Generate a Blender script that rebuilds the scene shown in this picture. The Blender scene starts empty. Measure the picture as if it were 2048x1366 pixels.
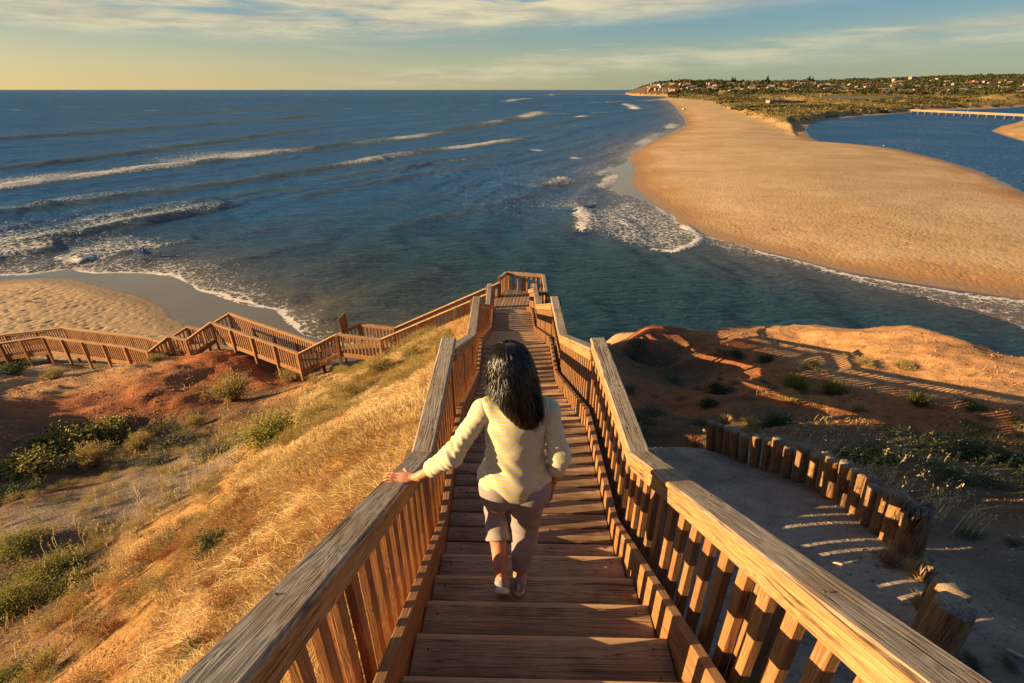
import bpy, bmesh, math, random
import numpy as np
from mathutils import Vector, Matrix
random.seed(7); rng = np.random.default_rng(7)
S = bpy.context.scene
COL = S.collection
# ------------------------------------------------------------------ camera
F = 990.0; PITCH = math.atan(504 / F); CS, SN = math.cos(PITCH), math.sin(PITCH); H0 = 25.0
cam_d = bpy.data.cameras.new('camera'); cam = bpy.data.objects.new('camera', cam_d); COL.objects.link(cam)
cam_d.sensor_width = 36; cam_d.lens = 36 * F / 2048; cam_d.clip_end = 90000; cam_d.clip_start = 0.05
cam.location = (0, 0, H0); cam.rotation_euler = (math.pi / 2 - PITCH, 0, 0)
S.camera = cam
# ------------------------------------------------------------------ light
SUN_EL = math.radians(14.5); SUN_PHI = math.radians(7.0)      # light travels towards +x, a little towards +y
travel = Vector((math.cos(SUN_PHI) * math.cos(SUN_EL), math.sin(SUN_PHI) * math.cos(SUN_EL), -math.sin(SUN_EL)))
sun_d = bpy.data.lights.new('sun', 'SUN'); sun = bpy.data.objects.new('sun', sun_d); COL.objects.link(sun)
sun_d.energy = 5.0; sun_d.angle = math.radians(0.2); sun_d.color = (1.0, 0.69, 0.34)
sun.rotation_euler = travel.to_track_quat('-Z', 'Y').to_euler()
vs = S.view_settings; vs.view_transform = 'Standard'; vs.look = 'None'; vs.exposure = 1.4; vs.gamma = 1; vs.use_curve_mapping = False
S.cycles.max_bounces = 6; S.cycles.diffuse_bounces = 3; S.cycles.glossy_bounces = 3
S.cycles.transmission_bounces = 2; S.cycles.use_denoising = True

W = bpy.data.worlds.new('World'); S.world = W; W.use_nodes = True
def world():
    nt = W.node_tree; nt.nodes.clear(); N = nt.nodes.new; L = nt.links.new
    def math_(op, a, b=None, c=None, clamp=False):
        n = N('ShaderNodeMath'); n.operation = op; n.use_clamp = clamp
        for i, v in enumerate((a, b, c)):
            if v is None: continue
            if isinstance(v, (int, float)): n.inputs[i].default_value = v
            else: L(v, n.inputs[i])
        return n.outputs[0]
    def ramp(fac, stops):
        n = N('ShaderNodeValToRGB'); e = n.color_ramp.elements
        while len(e) < len(stops): e.new(0.5)
        for k, (p, c) in enumerate(stops): e[k].position = p; e[k].color = (*c, 1)
        L(fac, n.inputs[0]); return n.outputs[0]
    def mix(f, a, b, t='MIX'):
        n = N('ShaderNodeMix'); n.data_type = 'RGBA'; n.blend_type = t
        for s, v in ((n.inputs[0], f), (n.inputs[6], a), (n.inputs[7], b)):
            if isinstance(v, (int, float)): s.default_value = v
            elif isinstance(v, tuple): s.default_value = (*v, 1)
            else: L(v, s)
        return n.outputs[2]
    tc = N('ShaderNodeTexCoord'); sep = N('ShaderNodeSeparateXYZ'); L(tc.outputs['Generated'], sep.inputs[0])
    x, y, z = sep.outputs
    el = math_('ARCSINE', z); az = math_('ARCTAN2', x, y)                 # az 0 ahead, negative to the left
    eln = math_('MULTIPLY', el, 1 / math.radians(45), clamp=True)
    left = ramp(eln, [(0, (.76, .58, .25)), (.045, (.58, .51, .28)), (.10, (.30, .38, .31)), (.165, (.15, .27, .33)), (.40, (.08, .17, .30)), (1, (.045, .10, .22))])
    right = ramp(eln, [(0, (.36, .38, .24)), (.05, (.27, .35, .26)), (.10, (.17, .30, .31)), (.165, (.075, .225, .36)), (.40, (.055, .155, .31)), (1, (.04, .10, .22))])
    fa = N('ShaderNodeMapRange'); L(az, fa.inputs[0]); fa.inputs[1].default_value = -0.75; fa.inputs[2].default_value = 0.35
    grad = mix(fa.outputs[0], left, right)
    sky = N('ShaderNodeTexSky'); sky.sky_type = 'NISHITA'; sky.sun_disc = False
    sky.sun_elevation = SUN_EL; sky.sun_rotation = math.radians(-90 - 7.0); sky.altitude = 20; sky.dust_density = 1.5
    nis = mix(1.0, sky.outputs[0], (.10, .10, .10), 'MULTIPLY')
    base = mix(.72, nis, grad)
    # streaky cloud
    def cloud(sx, sz, off, lo, hi, det=6):
        c = N('ShaderNodeCombineXYZ'); L(math_('MULTIPLY', az, sx), c.inputs[0]); L(math_('MULTIPLY', el, sz), c.inputs[1]); c.inputs[2].default_value = off
        n = N('ShaderNodeTexNoise'); n.inputs['Scale'].default_value = 1; n.inputs['Detail'].default_value = det; n.inputs['Roughness'].default_value = .6; n.inputs['Distortion'].default_value = .25
        L(c.outputs[0], n.inputs[0])
        m = N('ShaderNodeMapRange'); m.interpolation_type = 'SMOOTHSTEP'; L(n.outputs[0], m.inputs[0]); m.inputs[1].default_value = lo; m.inputs[2].default_value = hi
        return m.outputs[0]
    def band(v, a, b, c, d):        # 0 below a, 1 between b and c, 0 above d
        m = N('ShaderNodeMapRange'); m.interpolation_type = 'SMOOTHSTEP'; L(v, m.inputs[0]); m.inputs[1].default_value = a; m.inputs[2].default_value = b
        k = N('ShaderNodeMapRange'); k.interpolation_type = 'SMOOTHSTEP'; L(v, k.inputs[0]); k.inputs[1].default_value = c; k.inputs[2].default_value = d; k.inputs[3].default_value = 1; k.inputs[4].default_value = 0
        return math_('MULTIPLY', m.outputs[0], k.outputs[0])
    r = math.radians
    # upper cloud sheet: left to middle, its lower edge climbing to the right
    e2 = math_('SUBTRACT', el, math_('MULTIPLY', math_('MAXIMUM', math_('ADD', az, .35), 0), .055))
    m1 = math_('MULTIPLY', band(e2, r(3.3), r(5.2), r(20), r(40)), band(az, -.90, -.66, .15, .75))
    c1 = math_('MULTIPLY', cloud(5, 40, 3.1, .27, .54), m1)
    # low bank on the right: upper edge rises to the right
    e3 = math_('SUBTRACT', el, math_('MULTIPLY', math_('ADD', az, .3), .055))
    m2 = math_('MULTIPLY', band(e3, r(-1), r(.6), r(1.2), r(2.5)), band(az, -.45, -.1, 2, 3))
    c2 = math_('MULTIPLY', cloud(7, 60, 9.7, .25, .62), m2)
    m3 = band(el, r(2.0), r(3.0), r(4.6), r(6.0))
    c3 = math_('MULTIPLY', cloud(4, 55, 5.3, .56, .74), m3)
    shade = cloud(9, 70, 1.7, .3, .7)
    ccol = mix(shade, (.40, .38, .30), (.68, .60, .38))
    f = math_('ADD', math_('MULTIPLY', c1, .90), math_('MULTIPLY', c2, .55)); f = math_('ADD', f, math_('MULTIPLY', c3, .5), clamp=True)
    up = N('ShaderNodeMapRange'); L(z, up.inputs[0]); up.inputs[1].default_value = -.003; up.inputs[2].default_value = .0
    out = mix(f, base, ccol)
    bg = N('ShaderNodeBackground'); L(out, bg.inputs[0]); bg.inputs[1].default_value = 0.46
    w = N('ShaderNodeOutputWorld'); L(bg.outputs[0], w.inputs[0])
world()

# ------------------------------------------------------------------ helpers
def ray(px, py):
    u = (px - 1024) / F; v = (py - 683) / F
    return u, CS - v * SN, SN + v * CS            # x, y, drop per unit of depth
def PD(px, py, D):                                 # point seen at a pixel, D metres below eye level
    u, dy, dz = ray(px, py); return (D * u / dz, D * dy / dz, H0 - D)
def sea_pts(l): return np.array([PD(a, b, H0)[:2] for a, b in l])

def hash2(ix, iy, seed=0):
    h = (ix.astype(np.int64) * 374761393 + iy.astype(np.int64) * 668265263 + seed * 974711) & 0xffffffff
    h = ((h ^ (h >> 13)) * 1274126177) & 0xffffffff
    return ((h ^ (h >> 16)) & 0xffffff) / float(0xffffff)
def vnoise(x, y, seed=0):
    ix = np.floor(x); iy = np.floor(y); fx = x - ix; fy = y - iy
    fx = fx * fx * (3 - 2 * fx); fy = fy * fy * (3 - 2 * fy)
    a = hash2(ix, iy, seed); b = hash2(ix + 1, iy, seed); c = hash2(ix, iy + 1, seed); d = hash2(ix + 1, iy + 1, seed)
    return (a * (1 - fx) + b * fx) * (1 - fy) + (c * (1 - fx) + d * fx) * fy
def fbm(x, y, sc, oct=4, seed=0, gain=.5):
    s = np.zeros_like(x, dtype=float); a = 1; t = 0
    for o in range(oct):
        s += a * (vnoise(x / sc * 2 ** o + 13.7 * o, y / sc * 2 ** o - 7.3 * o, seed + o) - .5) * 2; t += a; a *= gain
    return s / t
def sstep(a, b, v):
    t = np.clip((v - a) / (b - a), 0, 1); return t * t * (3 - 2 * t)
def poly_dist(x, y, pts):
    """distance to a polyline, and the parameter (index + fraction) of the nearest point, and the side"""
    best = np.full(x.shape, 1e18); par = np.zeros(x.shape); side = np.zeros(x.shape)
    for i in range(len(pts) - 1):
        ax, ay = pts[i]; bx, by = pts[i + 1]; dx, dy = bx - ax, by - ay; l2 = dx * dx + dy * dy + 1e-9
        h = np.clip(((x - ax) * dx + (y - ay) * dy) / l2, 0, 1)
        ex = x - ax - h * dx; ey = y - ay - h * dy; d = ex * ex + ey * ey
        m = d < best
        best = np.where(m, d, best); par = np.where(m, i + h, par); side = np.where(m, np.sign(dx * (y - ay) - dy * (x - ax)), side)
    return np.sqrt(best), par, side
def inside(x, y, pts):
    c = np.zeros(x.shape, bool); n = len(pts)
    for i in range(n):
        x0, y0 = pts[i]; x1, y1 = pts[(i + 1) % n]
        if y0 == y1: continue
        m = ((y0 > y) != (y1 > y)) & (x < (x1 - x0) * (y - y0) / (y1 - y0) + x0)
        c ^= m
    return c
def sdist(x, y, pts):                               # signed distance to a closed polygon, positive inside
    p = np.vstack([pts, pts[:1]]); d, _, _ = poly_dist(x, y, p)
    return np.where(inside(x, y, pts), d, -d)

def raw_mesh(name, co, faces, mat, parent=None, smooth=True, attrs=None, loc=None):
    """co (n,3), faces (m,k) array or list of lists"""
    me = bpy.data.meshes.new(name)
    co = np.asarray(co, dtype=np.float32)
    if isinstance(faces, np.ndarray):
        m, k = faces.shape
        me.vertices.add(len(co)); me.vertices.foreach_set('co', co.ravel())
        me.loops.add(m * k); me.loops.foreach_set('vertex_index', faces.astype(np.int32).ravel())
        me.polygons.add(m); me.polygons.foreach_set('loop_start', (np.arange(m) * k).astype(np.int32))
        me.update(calc_edges=True)
    else:
        me.from_pydata([tuple(c) for c in co], [], faces)
    if smooth: me.polygons.foreach_set('use_smooth', np.ones(len(me.polygons), bool))
    if attrs:
        for an, av in attrs.items():
            av = np.asarray(av, dtype=np.float32)
            if av.ndim == 1:
                a = me.attributes.new(an, 'FLOAT', 'POINT'); a.data.foreach_set('value', av)
            else:
                a = me.attributes.new(an, 'FLOAT_COLOR', 'POINT')
                if av.shape[1] == 3: av = np.hstack([av, np.ones((len(av), 1), np.float32)])
                a.data.foreach_set('color', av.ravel())
    if mat is not None: me.materials.append(mat)
    me.validate()
    o = bpy.data.objects.new(name, me); COL.objects.link(o)
    if loc is not None: o.location = loc
    if parent is not None: o.parent = parent
    return o
def grid_faces(nr, nc):
    i = np.arange((nr - 1) * (nc - 1)); r = i // (nc - 1); c = i % (nc - 1); a = r * nc + c
    return np.stack([a, a + 1, a + nc + 1, a + nc], 1)
def empty(name, label=None, cat=None, group=None, loc=(0, 0, 0), kind=None):
    o = bpy.data.objects.new(name, None); COL.objects.link(o); o.location = loc; o.empty_display_size = .1
    return tag(o, label, cat, group, kind)
def tag(o, label=None, cat=None, group=None, kind=None):
    for k, v in (('label', label), ('category', cat), ('group', group), ('kind', kind)):
        if v: o[k] = v
    return o

# node material helper
class Mat:
    def __init__(s, name):
        s.m = bpy.data.materials.new(name); s.m.use_nodes = True; s.nt = s.m.node_tree
        s.b = s.nt.nodes['Principled BSDF']; s.out = s.nt.nodes['Material Output']
    def n(s, t, **kw):
        n = s.nt.nodes.new(t)
        for k, v in kw.items(): setattr(n, k, v)
        return n
    def l(s, a, b): s.nt.links.new(a, b)
    def put(s, sock, v):
        if isinstance(v, (int, float)): sock.default_value = v
        elif isinstance(v, tuple): sock.default_value = (*v, 1) if len(v) == 3 and len(sock.default_value) == 4 else v
        else: s.l(v, sock)
    def math(s, op, a, b=None, clamp=False):
        n = s.n('ShaderNodeMath', operation=op, use_clamp=clamp); s.put(n.inputs[0], a)
        if b is not None: s.put(n.inputs[1], b)
        return n.outputs[0]
    def mr(s, v, a, b, c=0., d=1., smooth=False):
        n = s.n('ShaderNodeMapRange'); n.interpolation_type = 'SMOOTHSTEP' if smooth else 'LINEAR'
        s.put(n.inputs[0], v)
        for i, q in enumerate((a, b, c, d)): s.put(n.inputs[i + 1], q)
        return n.outputs[0]
    def mix(s, f, a, b, t='MIX'):
        n = s.n('ShaderNodeMix', data_type='RGBA', blend_type=t)
        s.put(n.inputs[0], f); s.put(n.inputs[6], a); s.put(n.inputs[7], b); return n.outputs[2]
    def ramp(s, f, stops):
        n = s.n('ShaderNodeValToRGB'); e = n.color_ramp.elements
        while len(e) < len(stops): e.new(.5)
        for k, (p, c) in enumerate(stops): e[k].position = p; e[k].color = (*c, 1)
        s.l(f, n.inputs[0]); return n.outputs[0]
    def coord(s, kind='Object', scale=(1, 1, 1), off=None):
        tc = s.n('ShaderNodeTexCoord'); mp = s.n('ShaderNodeMapping'); s.l(tc.outputs[kind], mp.inputs[0]); mp.inputs['Scale'].default_value = scale
        if off is not None: s.l(off, mp.inputs['Location'])
        return mp.outputs[0]
    def noise(s, vec, scale, det=4, rough=.5, dist=0., out=0):
        n = s.n('ShaderNodeTexNoise'); n.inputs['Scale'].default_value = scale; n.inputs['Detail'].default_value = det
        n.inputs['Roughness'].default_value = rough; n.inputs['Distortion'].default_value = dist
        if vec is not None: s.l(vec, n.inputs['Vector'])
        return n.outputs[out]
    def attr(s, name, out='Fac'): return s.n('ShaderNodeAttribute', attribute_name=name).outputs[out]
    def bump(s, h, strength=.5, dist=.02, normal=None):
        n = s.n('ShaderNodeBump'); n.inputs['Strength'].default_value = strength; s.put(n.inputs['Distance'], dist); s.l(h, n.inputs['Height'])
        if normal is not None: s.l(normal, n.inputs['Normal'])
        return n.outputs[0]
    def rnd(s): return s.n('ShaderNodeObjectInfo').outputs['Random']
    def set(s, **kw):
        names = dict(color='Base Color', rough='Roughness', metal='Metallic', normal='Normal', spec='Specular IOR Level', sub='Subsurface Weight', coat='Coat Weight', ior='IOR', sheen='Sheen Weight')
        for k, v in kw.items(): s.put(s.b.inputs[names[k]], v)
        return s.m

def flat(name, c, rough=.6, var=.12, scale=20, **kw):
    m = Mat(name); nz = m.noise(m.coord('Object'), scale, 5, .6)
    col = m.mix(nz, tuple(v * (1 - var) for v in c), tuple(min(1, v * (1 + var)) for v in c))
    m.set(color=col, rough=rough, normal=m.bump(nz, .2, .01), **kw); return m.m

def wood(name, side, top, top2, crack=.5, topmix=1.0, bumpd=.004, dark=(.03, .015, .008), rvar=.28, stain=.25, wear_shade=None):
    """timber: grain runs along local X; faces that look up are weathered"""
    m = Mat(name)
    r = m.rnd(); off = m.n('ShaderNodeCombineXYZ'); m.l(m.math('MULTIPLY', r, 37.), off.inputs[0]); m.l(m.math('MULTIPLY', r, 91.), off.inputs[1]); m.l(m.math('MULTIPLY', r, 53.), off.inputs[2])
    tc = m.n('ShaderNodeTexCoord')
    add = m.n('ShaderNodeVectorMath', operation='ADD'); m.l(tc.outputs['Object'], add.inputs[0]); m.l(off.outputs[0], add.inputs[1])
    p = add.outputs[0]
    # knots: sparse cells bend the grain
    mp = m.n('ShaderNodeMapping'); m.l(p, mp.inputs[0]); mp.inputs['Scale'].default_value = (1.6, 5, 5)
    vor = m.n('ShaderNodeTexVoronoi'); vor.inputs['Scale'].default_value = 1; m.l(mp.outputs[0], vor.inputs['Vector'])
    kd = vor.outputs['Distance']; knot = m.mr(kd, .05, .38, 1., 0., True)
    sx = m.n('ShaderNodeMapping'); m.l(p, sx.inputs[0]); sx.inputs['Scale'].default_value = (.9, 13, 13)
    warp = m.noise(sx.outputs[0], 1.0, 3, .5, .8)
    rings = m.math('ADD', m.math('MULTIPLY', warp, 16.), m.math('MULTIPLY', knot, 4.))
    ringv = m.math('SINE', m.math('MULTIPLY', rings, 4.5))
    sf = m.n('ShaderNodeMapping'); m.l(p, sf.inputs[0]); sf.inputs['Scale'].default_value = (7, 130, 130)
    fine = m.noise(sf.outputs[0], 1.0, 4, .65, .3)
    sc = m.n('ShaderNodeMapping'); m.l(p, sc.inputs[0]); sc.inputs['Scale'].default_value = (.7, 40, 40)
    cr = m.noise(sc.outputs[0], 1.0, 2, .4, .9)
    crk = m.mr(m.math('ABSOLUTE', m.math('SUBTRACT', cr, .5)), .0, .034, 1., 0., True)
    patch = m.noise(p, 3.0, 4, .6)
    crk = m.math('MULTIPLY', crk, m.mr(patch, .38, .54, 0., crack))
    geo = m.n('ShaderNodeNewGeometry'); sp = m.n('ShaderNodeSeparateXYZ'); m.l(geo.outputs['Normal'], sp.inputs[0])
    upf = m.math('MULTIPLY', m.mr(m.math('ADD', sp.outputs[2], m.math('MULTIPLY', m.math('SUBTRACT', patch, .5), .5)), .45, .75, 0., 1., True), topmix)
    g = m.math('ADD', m.math('MULTIPLY', fine, .82), m.math('MULTIPLY', m.mr(ringv, -1, 1, 0, 1), .18))
    cs_ = m.mix(m.mr(g, .30, .70), tuple(v * .55 for v in side), tuple(v * 1.3 for v in side))
    ct = m.mix(m.mr(g, .32, .62), top2, top)
    ct = m.mix(m.math('MULTIPLY', m.mr(patch, .45, .7), .5), ct, tuple(v * .85 for v in side))
    c = m.mix(upf, cs_, ct)
    c = m.mix(m.math('MULTIPLY', m.mr(patch, .5, .72), stain), c, tuple(v * .38 for v in side))
    c = m.mix(m.math('MULTIPLY', m.mr(r, 0, 1), rvar), c, tuple(v * .5 for v in side))
    c = m.mix(m.math('MULTIPLY', m.mr(kd, .0, .09, 1., 0., True), .8), c, dark)
    c = m.mix(m.math('MULTIPLY', crk, .85), c, dark)
    if wear_shade:
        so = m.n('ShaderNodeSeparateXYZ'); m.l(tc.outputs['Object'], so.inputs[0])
        c = m.mix(m.math('MULTIPLY', m.mr(m.math('ADD', so.outputs[1], m.math('MULTIPLY', patch, .03)), wear_shade - .022, wear_shade - .004, 0, 1, True), .8), c, (.58, .37, .20))
        c = m.mix(m.mr(so.outputs[1], -wear_shade * .5, wear_shade * .1, .6, 0), c, (.10, .062, .038))  # darker back edge: painted shade beneath the nosing above
    h = m.math('SUBTRACT', m.math('MULTIPLY', g, .5), m.math('MULTIPLY', crk, 1.2))
    m.set(color=c, rough=m.mr(g, 0, 1, .55, .85), normal=m.bump(h, .7, bumpd), spec=.3)
    return m.m
M = {}
M['rail'] = wood('weathered_rail_timber', (.42, .235, .10), (.44, .38, .30), (.14, .125, .115), 1.0)
M['baluster'] = wood('baluster_timber', (.39, .185, .075), (.37, .23, .12), (.22, .125, .065), .45, rvar=.45)
M['tread'] = wood('tread_timber', (.40, .235, .115), (.50, .335, .20), (.26, .165, .10), .9, rvar=.5, stain=.7, wear_shade=.155)
M['stringer'] = wood('stringer_timber', (.36, .165, .065), (.38, .22, .115), (.22, .12, .06), .5)
M['walk'] = wood('walkway_timber', (.37, .17, .062), (.52, .36, .19), (.30, .19, .10), .3)
M['log'] = wood('log_timber', (.34, .19, .09), (.42, .32, .22), (.20, .15, .11), .9, bumpd=.008)
M['nail'] = flat('nail_metal', (.05, .045, .04), .5)

# ------------------------------------------------------------------ boards
_box = {}
def box_mesh(l, w, h, bev=.004, name='board'):
    key = (round(l, 3), round(w, 3), round(h, 3), bev, name)
    if key in _box: return _box[key]
    bm = bmesh.new(); bmesh.ops.create_cube(bm, size=1)
    for v in bm.verts: v.co = Vector((v.co.x * l, v.co.y * w, v.co.z * h))
    if bev: bmesh.ops.bevel(bm, geom=list(bm.edges), offset=bev, segments=1, affect='EDGES', profile=.5)
    me = bpy.data.meshes.new(name); bm.to_mesh(me); bm.free(); _box[key] = me; return me
def mobj(name, me, mat, parent=None, mw=None):
    if not me.materials: me.materials.append(mat)
    o = bpy.data.objects.new(name, me); COL.objects.link(o)
    if o.data.materials[0] != mat:
        o.material_slots[0].link = 'OBJECT'; o.material_slots[0].material = mat
    if mw is not None: o.matrix_world = mw
    if parent is not None:
        o.parent = parent
        if mw is not None: o.matrix_parent_inverse = parent_inv(parent)
    return o
def parent_inv(p): return Matrix.Translation(-Vector(p.location))
def frame_mat(c, xdir, zhint=(0, 0, 1)):
    x = Vector(xdir).normalized(); z = Vector(zhint); y = z.cross(x)
    if y.length < 1e-6: y = Vector((0, 1, 0)).cross(x)
    y.normalize(); z = x.cross(y)
    return Matrix.Translation(Vector(c)) @ Matrix((x, y, z)).transposed().to_4x4()
def board(name, a, b, w, h, mat, parent, bev=.004, up=(0, 0, 1), ext=0.):
    """board whose axis runs from a to b, w across, h in the up direction"""
    a = Vector(a); b = Vector(b); d = (b - a)
    me = box_mesh(d.length + ext, w, h, bev, name)
    return mobj(name, me, mat, parent, frame_mat((a + b) / 2, d, up))
# ------------------------------------------------------------------ staircase profile (Y along, D = metres below the eye)
def xc(Y): return .128 - (.009 if Y < 2.64 else .0095) * (Y - 2.64)
def hg(Y): return .735 + (.016 * (2.64 - Y) if Y < 2.64 else 0)
BWID = .057
HG = .735                    # half spacing of the hand rails
DW = .62                     # half width of treads
FL = [  # kind, Y0, Y1, deck D0, deck D1
    ('stairs', 2.366, -2.462, 3.0, .264), ]
def deckD(Y):
    """level of the walking line (nosing line on flights) at Y"""
    pts = [(-6, -1.63), (2.366, 2.848), (2.65, 3.0), (4.06, 3.0), (6.95, 4.25), (8.2, 4.25), (13.4, 6.45), (14.73, 6.45), (18.7, 8.05), (30, 8.05)]
    return float(np.interp(Y, [p[0] for p in pts], [p[1] for p in pts]))

# ------------------------------------------------------------------ ground near the stairs
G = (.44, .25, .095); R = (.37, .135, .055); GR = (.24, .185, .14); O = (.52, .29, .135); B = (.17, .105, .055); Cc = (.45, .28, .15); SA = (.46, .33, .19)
ctrl = []
def cp(px, py, D, c): x, y, z = PD(px, py, D); ctrl.append((x, y, z, c))
def cw(x, y, D, c): ctrl.append((x, y, H0 - D, c))
for Y in (-4, -2, 0, 1.2, 2.4, 4, 5.5, 7, 8.2, 10, 12, 14, 16, 18, 19.5):
    off = .55 if Y < 9 else .5
    cw(-.95, Y, deckD(Y) + off - (.2 if Y > 9 else .12 if Y > 3 else .05), G)
    cw(1.0, Y, (max(2.05 + .4 * Y, deckD(Y) + .35) if Y < 5 else deckD(Y) + (.8 if Y < 7 else 1.1)), GR if Y < 6 else B)
for Y in (-3, -1, 1, 2, 3, 4, 5): cw(2.2, Y, 2.05 + .4 * Y + .02, GR)
for Y, X_ in ((1.5, 2.4), (2.2, 3.0), (3.2, 3.15), (4.2, 2.9), (4.9, 2.3)): cw(X_, Y, 2.05 + .4 * Y, GR)
cw(2.3, 6.6, 5.7, B)
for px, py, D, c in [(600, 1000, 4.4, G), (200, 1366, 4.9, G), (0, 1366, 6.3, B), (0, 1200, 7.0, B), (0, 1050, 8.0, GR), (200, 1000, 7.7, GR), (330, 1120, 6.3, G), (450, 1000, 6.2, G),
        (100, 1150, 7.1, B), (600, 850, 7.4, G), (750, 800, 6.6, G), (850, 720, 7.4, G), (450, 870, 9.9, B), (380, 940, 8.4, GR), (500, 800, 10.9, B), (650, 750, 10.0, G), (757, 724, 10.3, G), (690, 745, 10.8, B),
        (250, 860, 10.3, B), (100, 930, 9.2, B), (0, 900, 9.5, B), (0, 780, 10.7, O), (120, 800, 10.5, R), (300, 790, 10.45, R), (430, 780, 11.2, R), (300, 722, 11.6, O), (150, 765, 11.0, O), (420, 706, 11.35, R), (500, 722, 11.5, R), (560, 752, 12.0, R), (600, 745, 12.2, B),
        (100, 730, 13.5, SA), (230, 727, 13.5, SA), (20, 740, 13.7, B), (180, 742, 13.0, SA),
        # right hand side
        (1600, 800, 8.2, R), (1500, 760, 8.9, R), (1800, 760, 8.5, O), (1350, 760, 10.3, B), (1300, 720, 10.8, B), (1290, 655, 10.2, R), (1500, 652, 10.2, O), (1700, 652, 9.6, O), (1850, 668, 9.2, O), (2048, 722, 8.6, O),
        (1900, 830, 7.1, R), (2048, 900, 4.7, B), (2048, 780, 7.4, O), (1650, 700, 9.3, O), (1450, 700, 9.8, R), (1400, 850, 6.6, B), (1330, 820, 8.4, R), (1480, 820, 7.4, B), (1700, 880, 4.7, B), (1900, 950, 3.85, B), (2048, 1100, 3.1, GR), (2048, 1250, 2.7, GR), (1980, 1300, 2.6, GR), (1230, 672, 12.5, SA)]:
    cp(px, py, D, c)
for x, y, D, c in [(-18, -2, 3.2, B), (-18, 4, 5.6, B), (-18.5, 8, 6.7, B), (-19, 12, 8.3, B), (-25, 8, 5.6, B), (-25, 0, 4, B), (-30, 18, 10.0, O), (-30, 0, 5, R), (-16, -4, 4.5, B), (-8, -6, 3.0, B), (-4, -4, 2.2, G), (4, -5, .2, GR), (8, -3, 1.5, GR), (14, 0, 3.4, B), (12, 5, 5.2, B), (22, 6, 6.0, O), (25, 12, 8.6, O), (30, 0, 4, O), (-40, 22, 13, SA),  # leading points form a ridge out of view, shaped to shade the hollow
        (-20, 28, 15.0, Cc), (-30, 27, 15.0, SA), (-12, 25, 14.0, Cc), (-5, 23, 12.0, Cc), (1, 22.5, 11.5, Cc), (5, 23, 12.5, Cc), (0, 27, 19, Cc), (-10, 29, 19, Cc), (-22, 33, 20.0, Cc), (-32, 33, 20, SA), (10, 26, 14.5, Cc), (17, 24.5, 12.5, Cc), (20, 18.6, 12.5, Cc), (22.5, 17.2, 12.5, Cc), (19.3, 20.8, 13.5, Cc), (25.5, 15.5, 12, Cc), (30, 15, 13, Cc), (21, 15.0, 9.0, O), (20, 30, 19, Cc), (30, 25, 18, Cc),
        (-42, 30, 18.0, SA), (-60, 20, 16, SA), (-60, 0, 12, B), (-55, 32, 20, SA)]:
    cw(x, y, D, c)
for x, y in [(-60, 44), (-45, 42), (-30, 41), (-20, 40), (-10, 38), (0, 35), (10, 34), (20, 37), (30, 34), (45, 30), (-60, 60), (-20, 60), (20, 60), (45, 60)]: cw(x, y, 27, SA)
CX = np.array([(a, b) for a, b, _, _ in ctrl]); CZ = np.array([c for _, _, c, _ in ctrl]); CC = np.array([d for _, _, _, d in ctrl])
def _phi(r): return r                                # polyharmonic, first order: no overshoot to speak of
_K = _phi(np.sqrt(((CX[:, None] - CX[None]) ** 2).sum(-1) + .35)); n_ = len(CX)
_A = np.zeros((n_ + 3, n_ + 3)); _A[:n_, :n_] = _K - 1e-6 * np.eye(n_); _A[:n_, n_] = 1; _A[:n_, n_ + 1:] = CX; _A[n_, :n_] = 1; _A[n_ + 1:, :n_] = CX.T
_w = np.linalg.solve(_A, np.concatenate([CZ, np.zeros(3)]))
def base_h(x, y):
    x = np.asarray(x, float); y = np.asarray(y, float); z = _w[n_] + _w[n_ + 1] * x + _w[n_ + 2] * y
    for i in range(n_): z = z + _w[i] * np.sqrt((x - CX[i, 0]) ** 2 + (y - CX[i, 1]) ** 2 + .35)
    return z
def path_mask(x, y):                                # the bare trodden path right of the stairs
    return sstep(.75, 1.0, x) * sstep(3.5, 2.7, x) * sstep(5.9, 4.9, y)
def ground_h(x, y):
    x = np.asarray(x, float); y = np.asarray(y, float)
    z = base_h(x, y); p = path_mask(x, y)
    a = np.clip((np.abs(x - .1) - .6) / 2.5, .12, 1) * (1 - .85 * p)
    z = z + a * (fbm(x, y, 4.0, 3, 5) * .30 + fbm(x, y, 1.1, 4, 9) * .10) + (.2 + .8 * a) * fbm(x, y, .3, 3, 21) * .018
    # eroded gullies on the red bank
    right = sstep(3, 8, x) * sstep(8, 13, y)
    z = z + right * (np.abs(fbm(x * .6, y, 2.2, 3, 31)) * -.5 + .1)
    left = sstep(-8, -12, x) * sstep(12, 15, y)
    z = z + left * (fbm(x, y, 2.0, 4, 41) * .28)
    z = z + (sstep(4, 8, x) * sstep(7, 11, y) + sstep(-9, -12, x) * sstep(11, 14, y)) * (fbm(x, y, .8, 4, 97) * .06 - np.abs(fbm(x + y * .6, y, 1.0, 3, 98)) * .08)
    # never above the walking line under the stairs
    zd = H0 - np.interp(y, [-6, 2.366, 2.65, 4.06, 6.95, 8.2, 13.4, 14.73, 18.7, 30], [-1.63, 2.848, 3.0, 3.0, 4.25, 4.25, 6.45, 6.45, 8.05, 8.05])
    under = sstep(1.15, .85, np.abs(x - .1)) * sstep(21.5, 21, y)
    z = np.where(under > 0, np.minimum(z, zd - .48 * under - (1 - under) * -2), z)
    return z
def hit(px, py, tmax=60.):
    u, dy, dz = ray(px, py); t = np.arange(1.0, tmax, .05)
    z = H0 - t * dz; g = ground_h(t * u, t * dy)
    k = np.argmax(z < g)
    return float(t[k] * u), float(t[k] * dy), float(g[k])
def varx(segs):
    out = []
    for a, b, st in segs: out += list(np.arange(a, b, st))
    return np.array(out + [segs[-1][1]])
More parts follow.
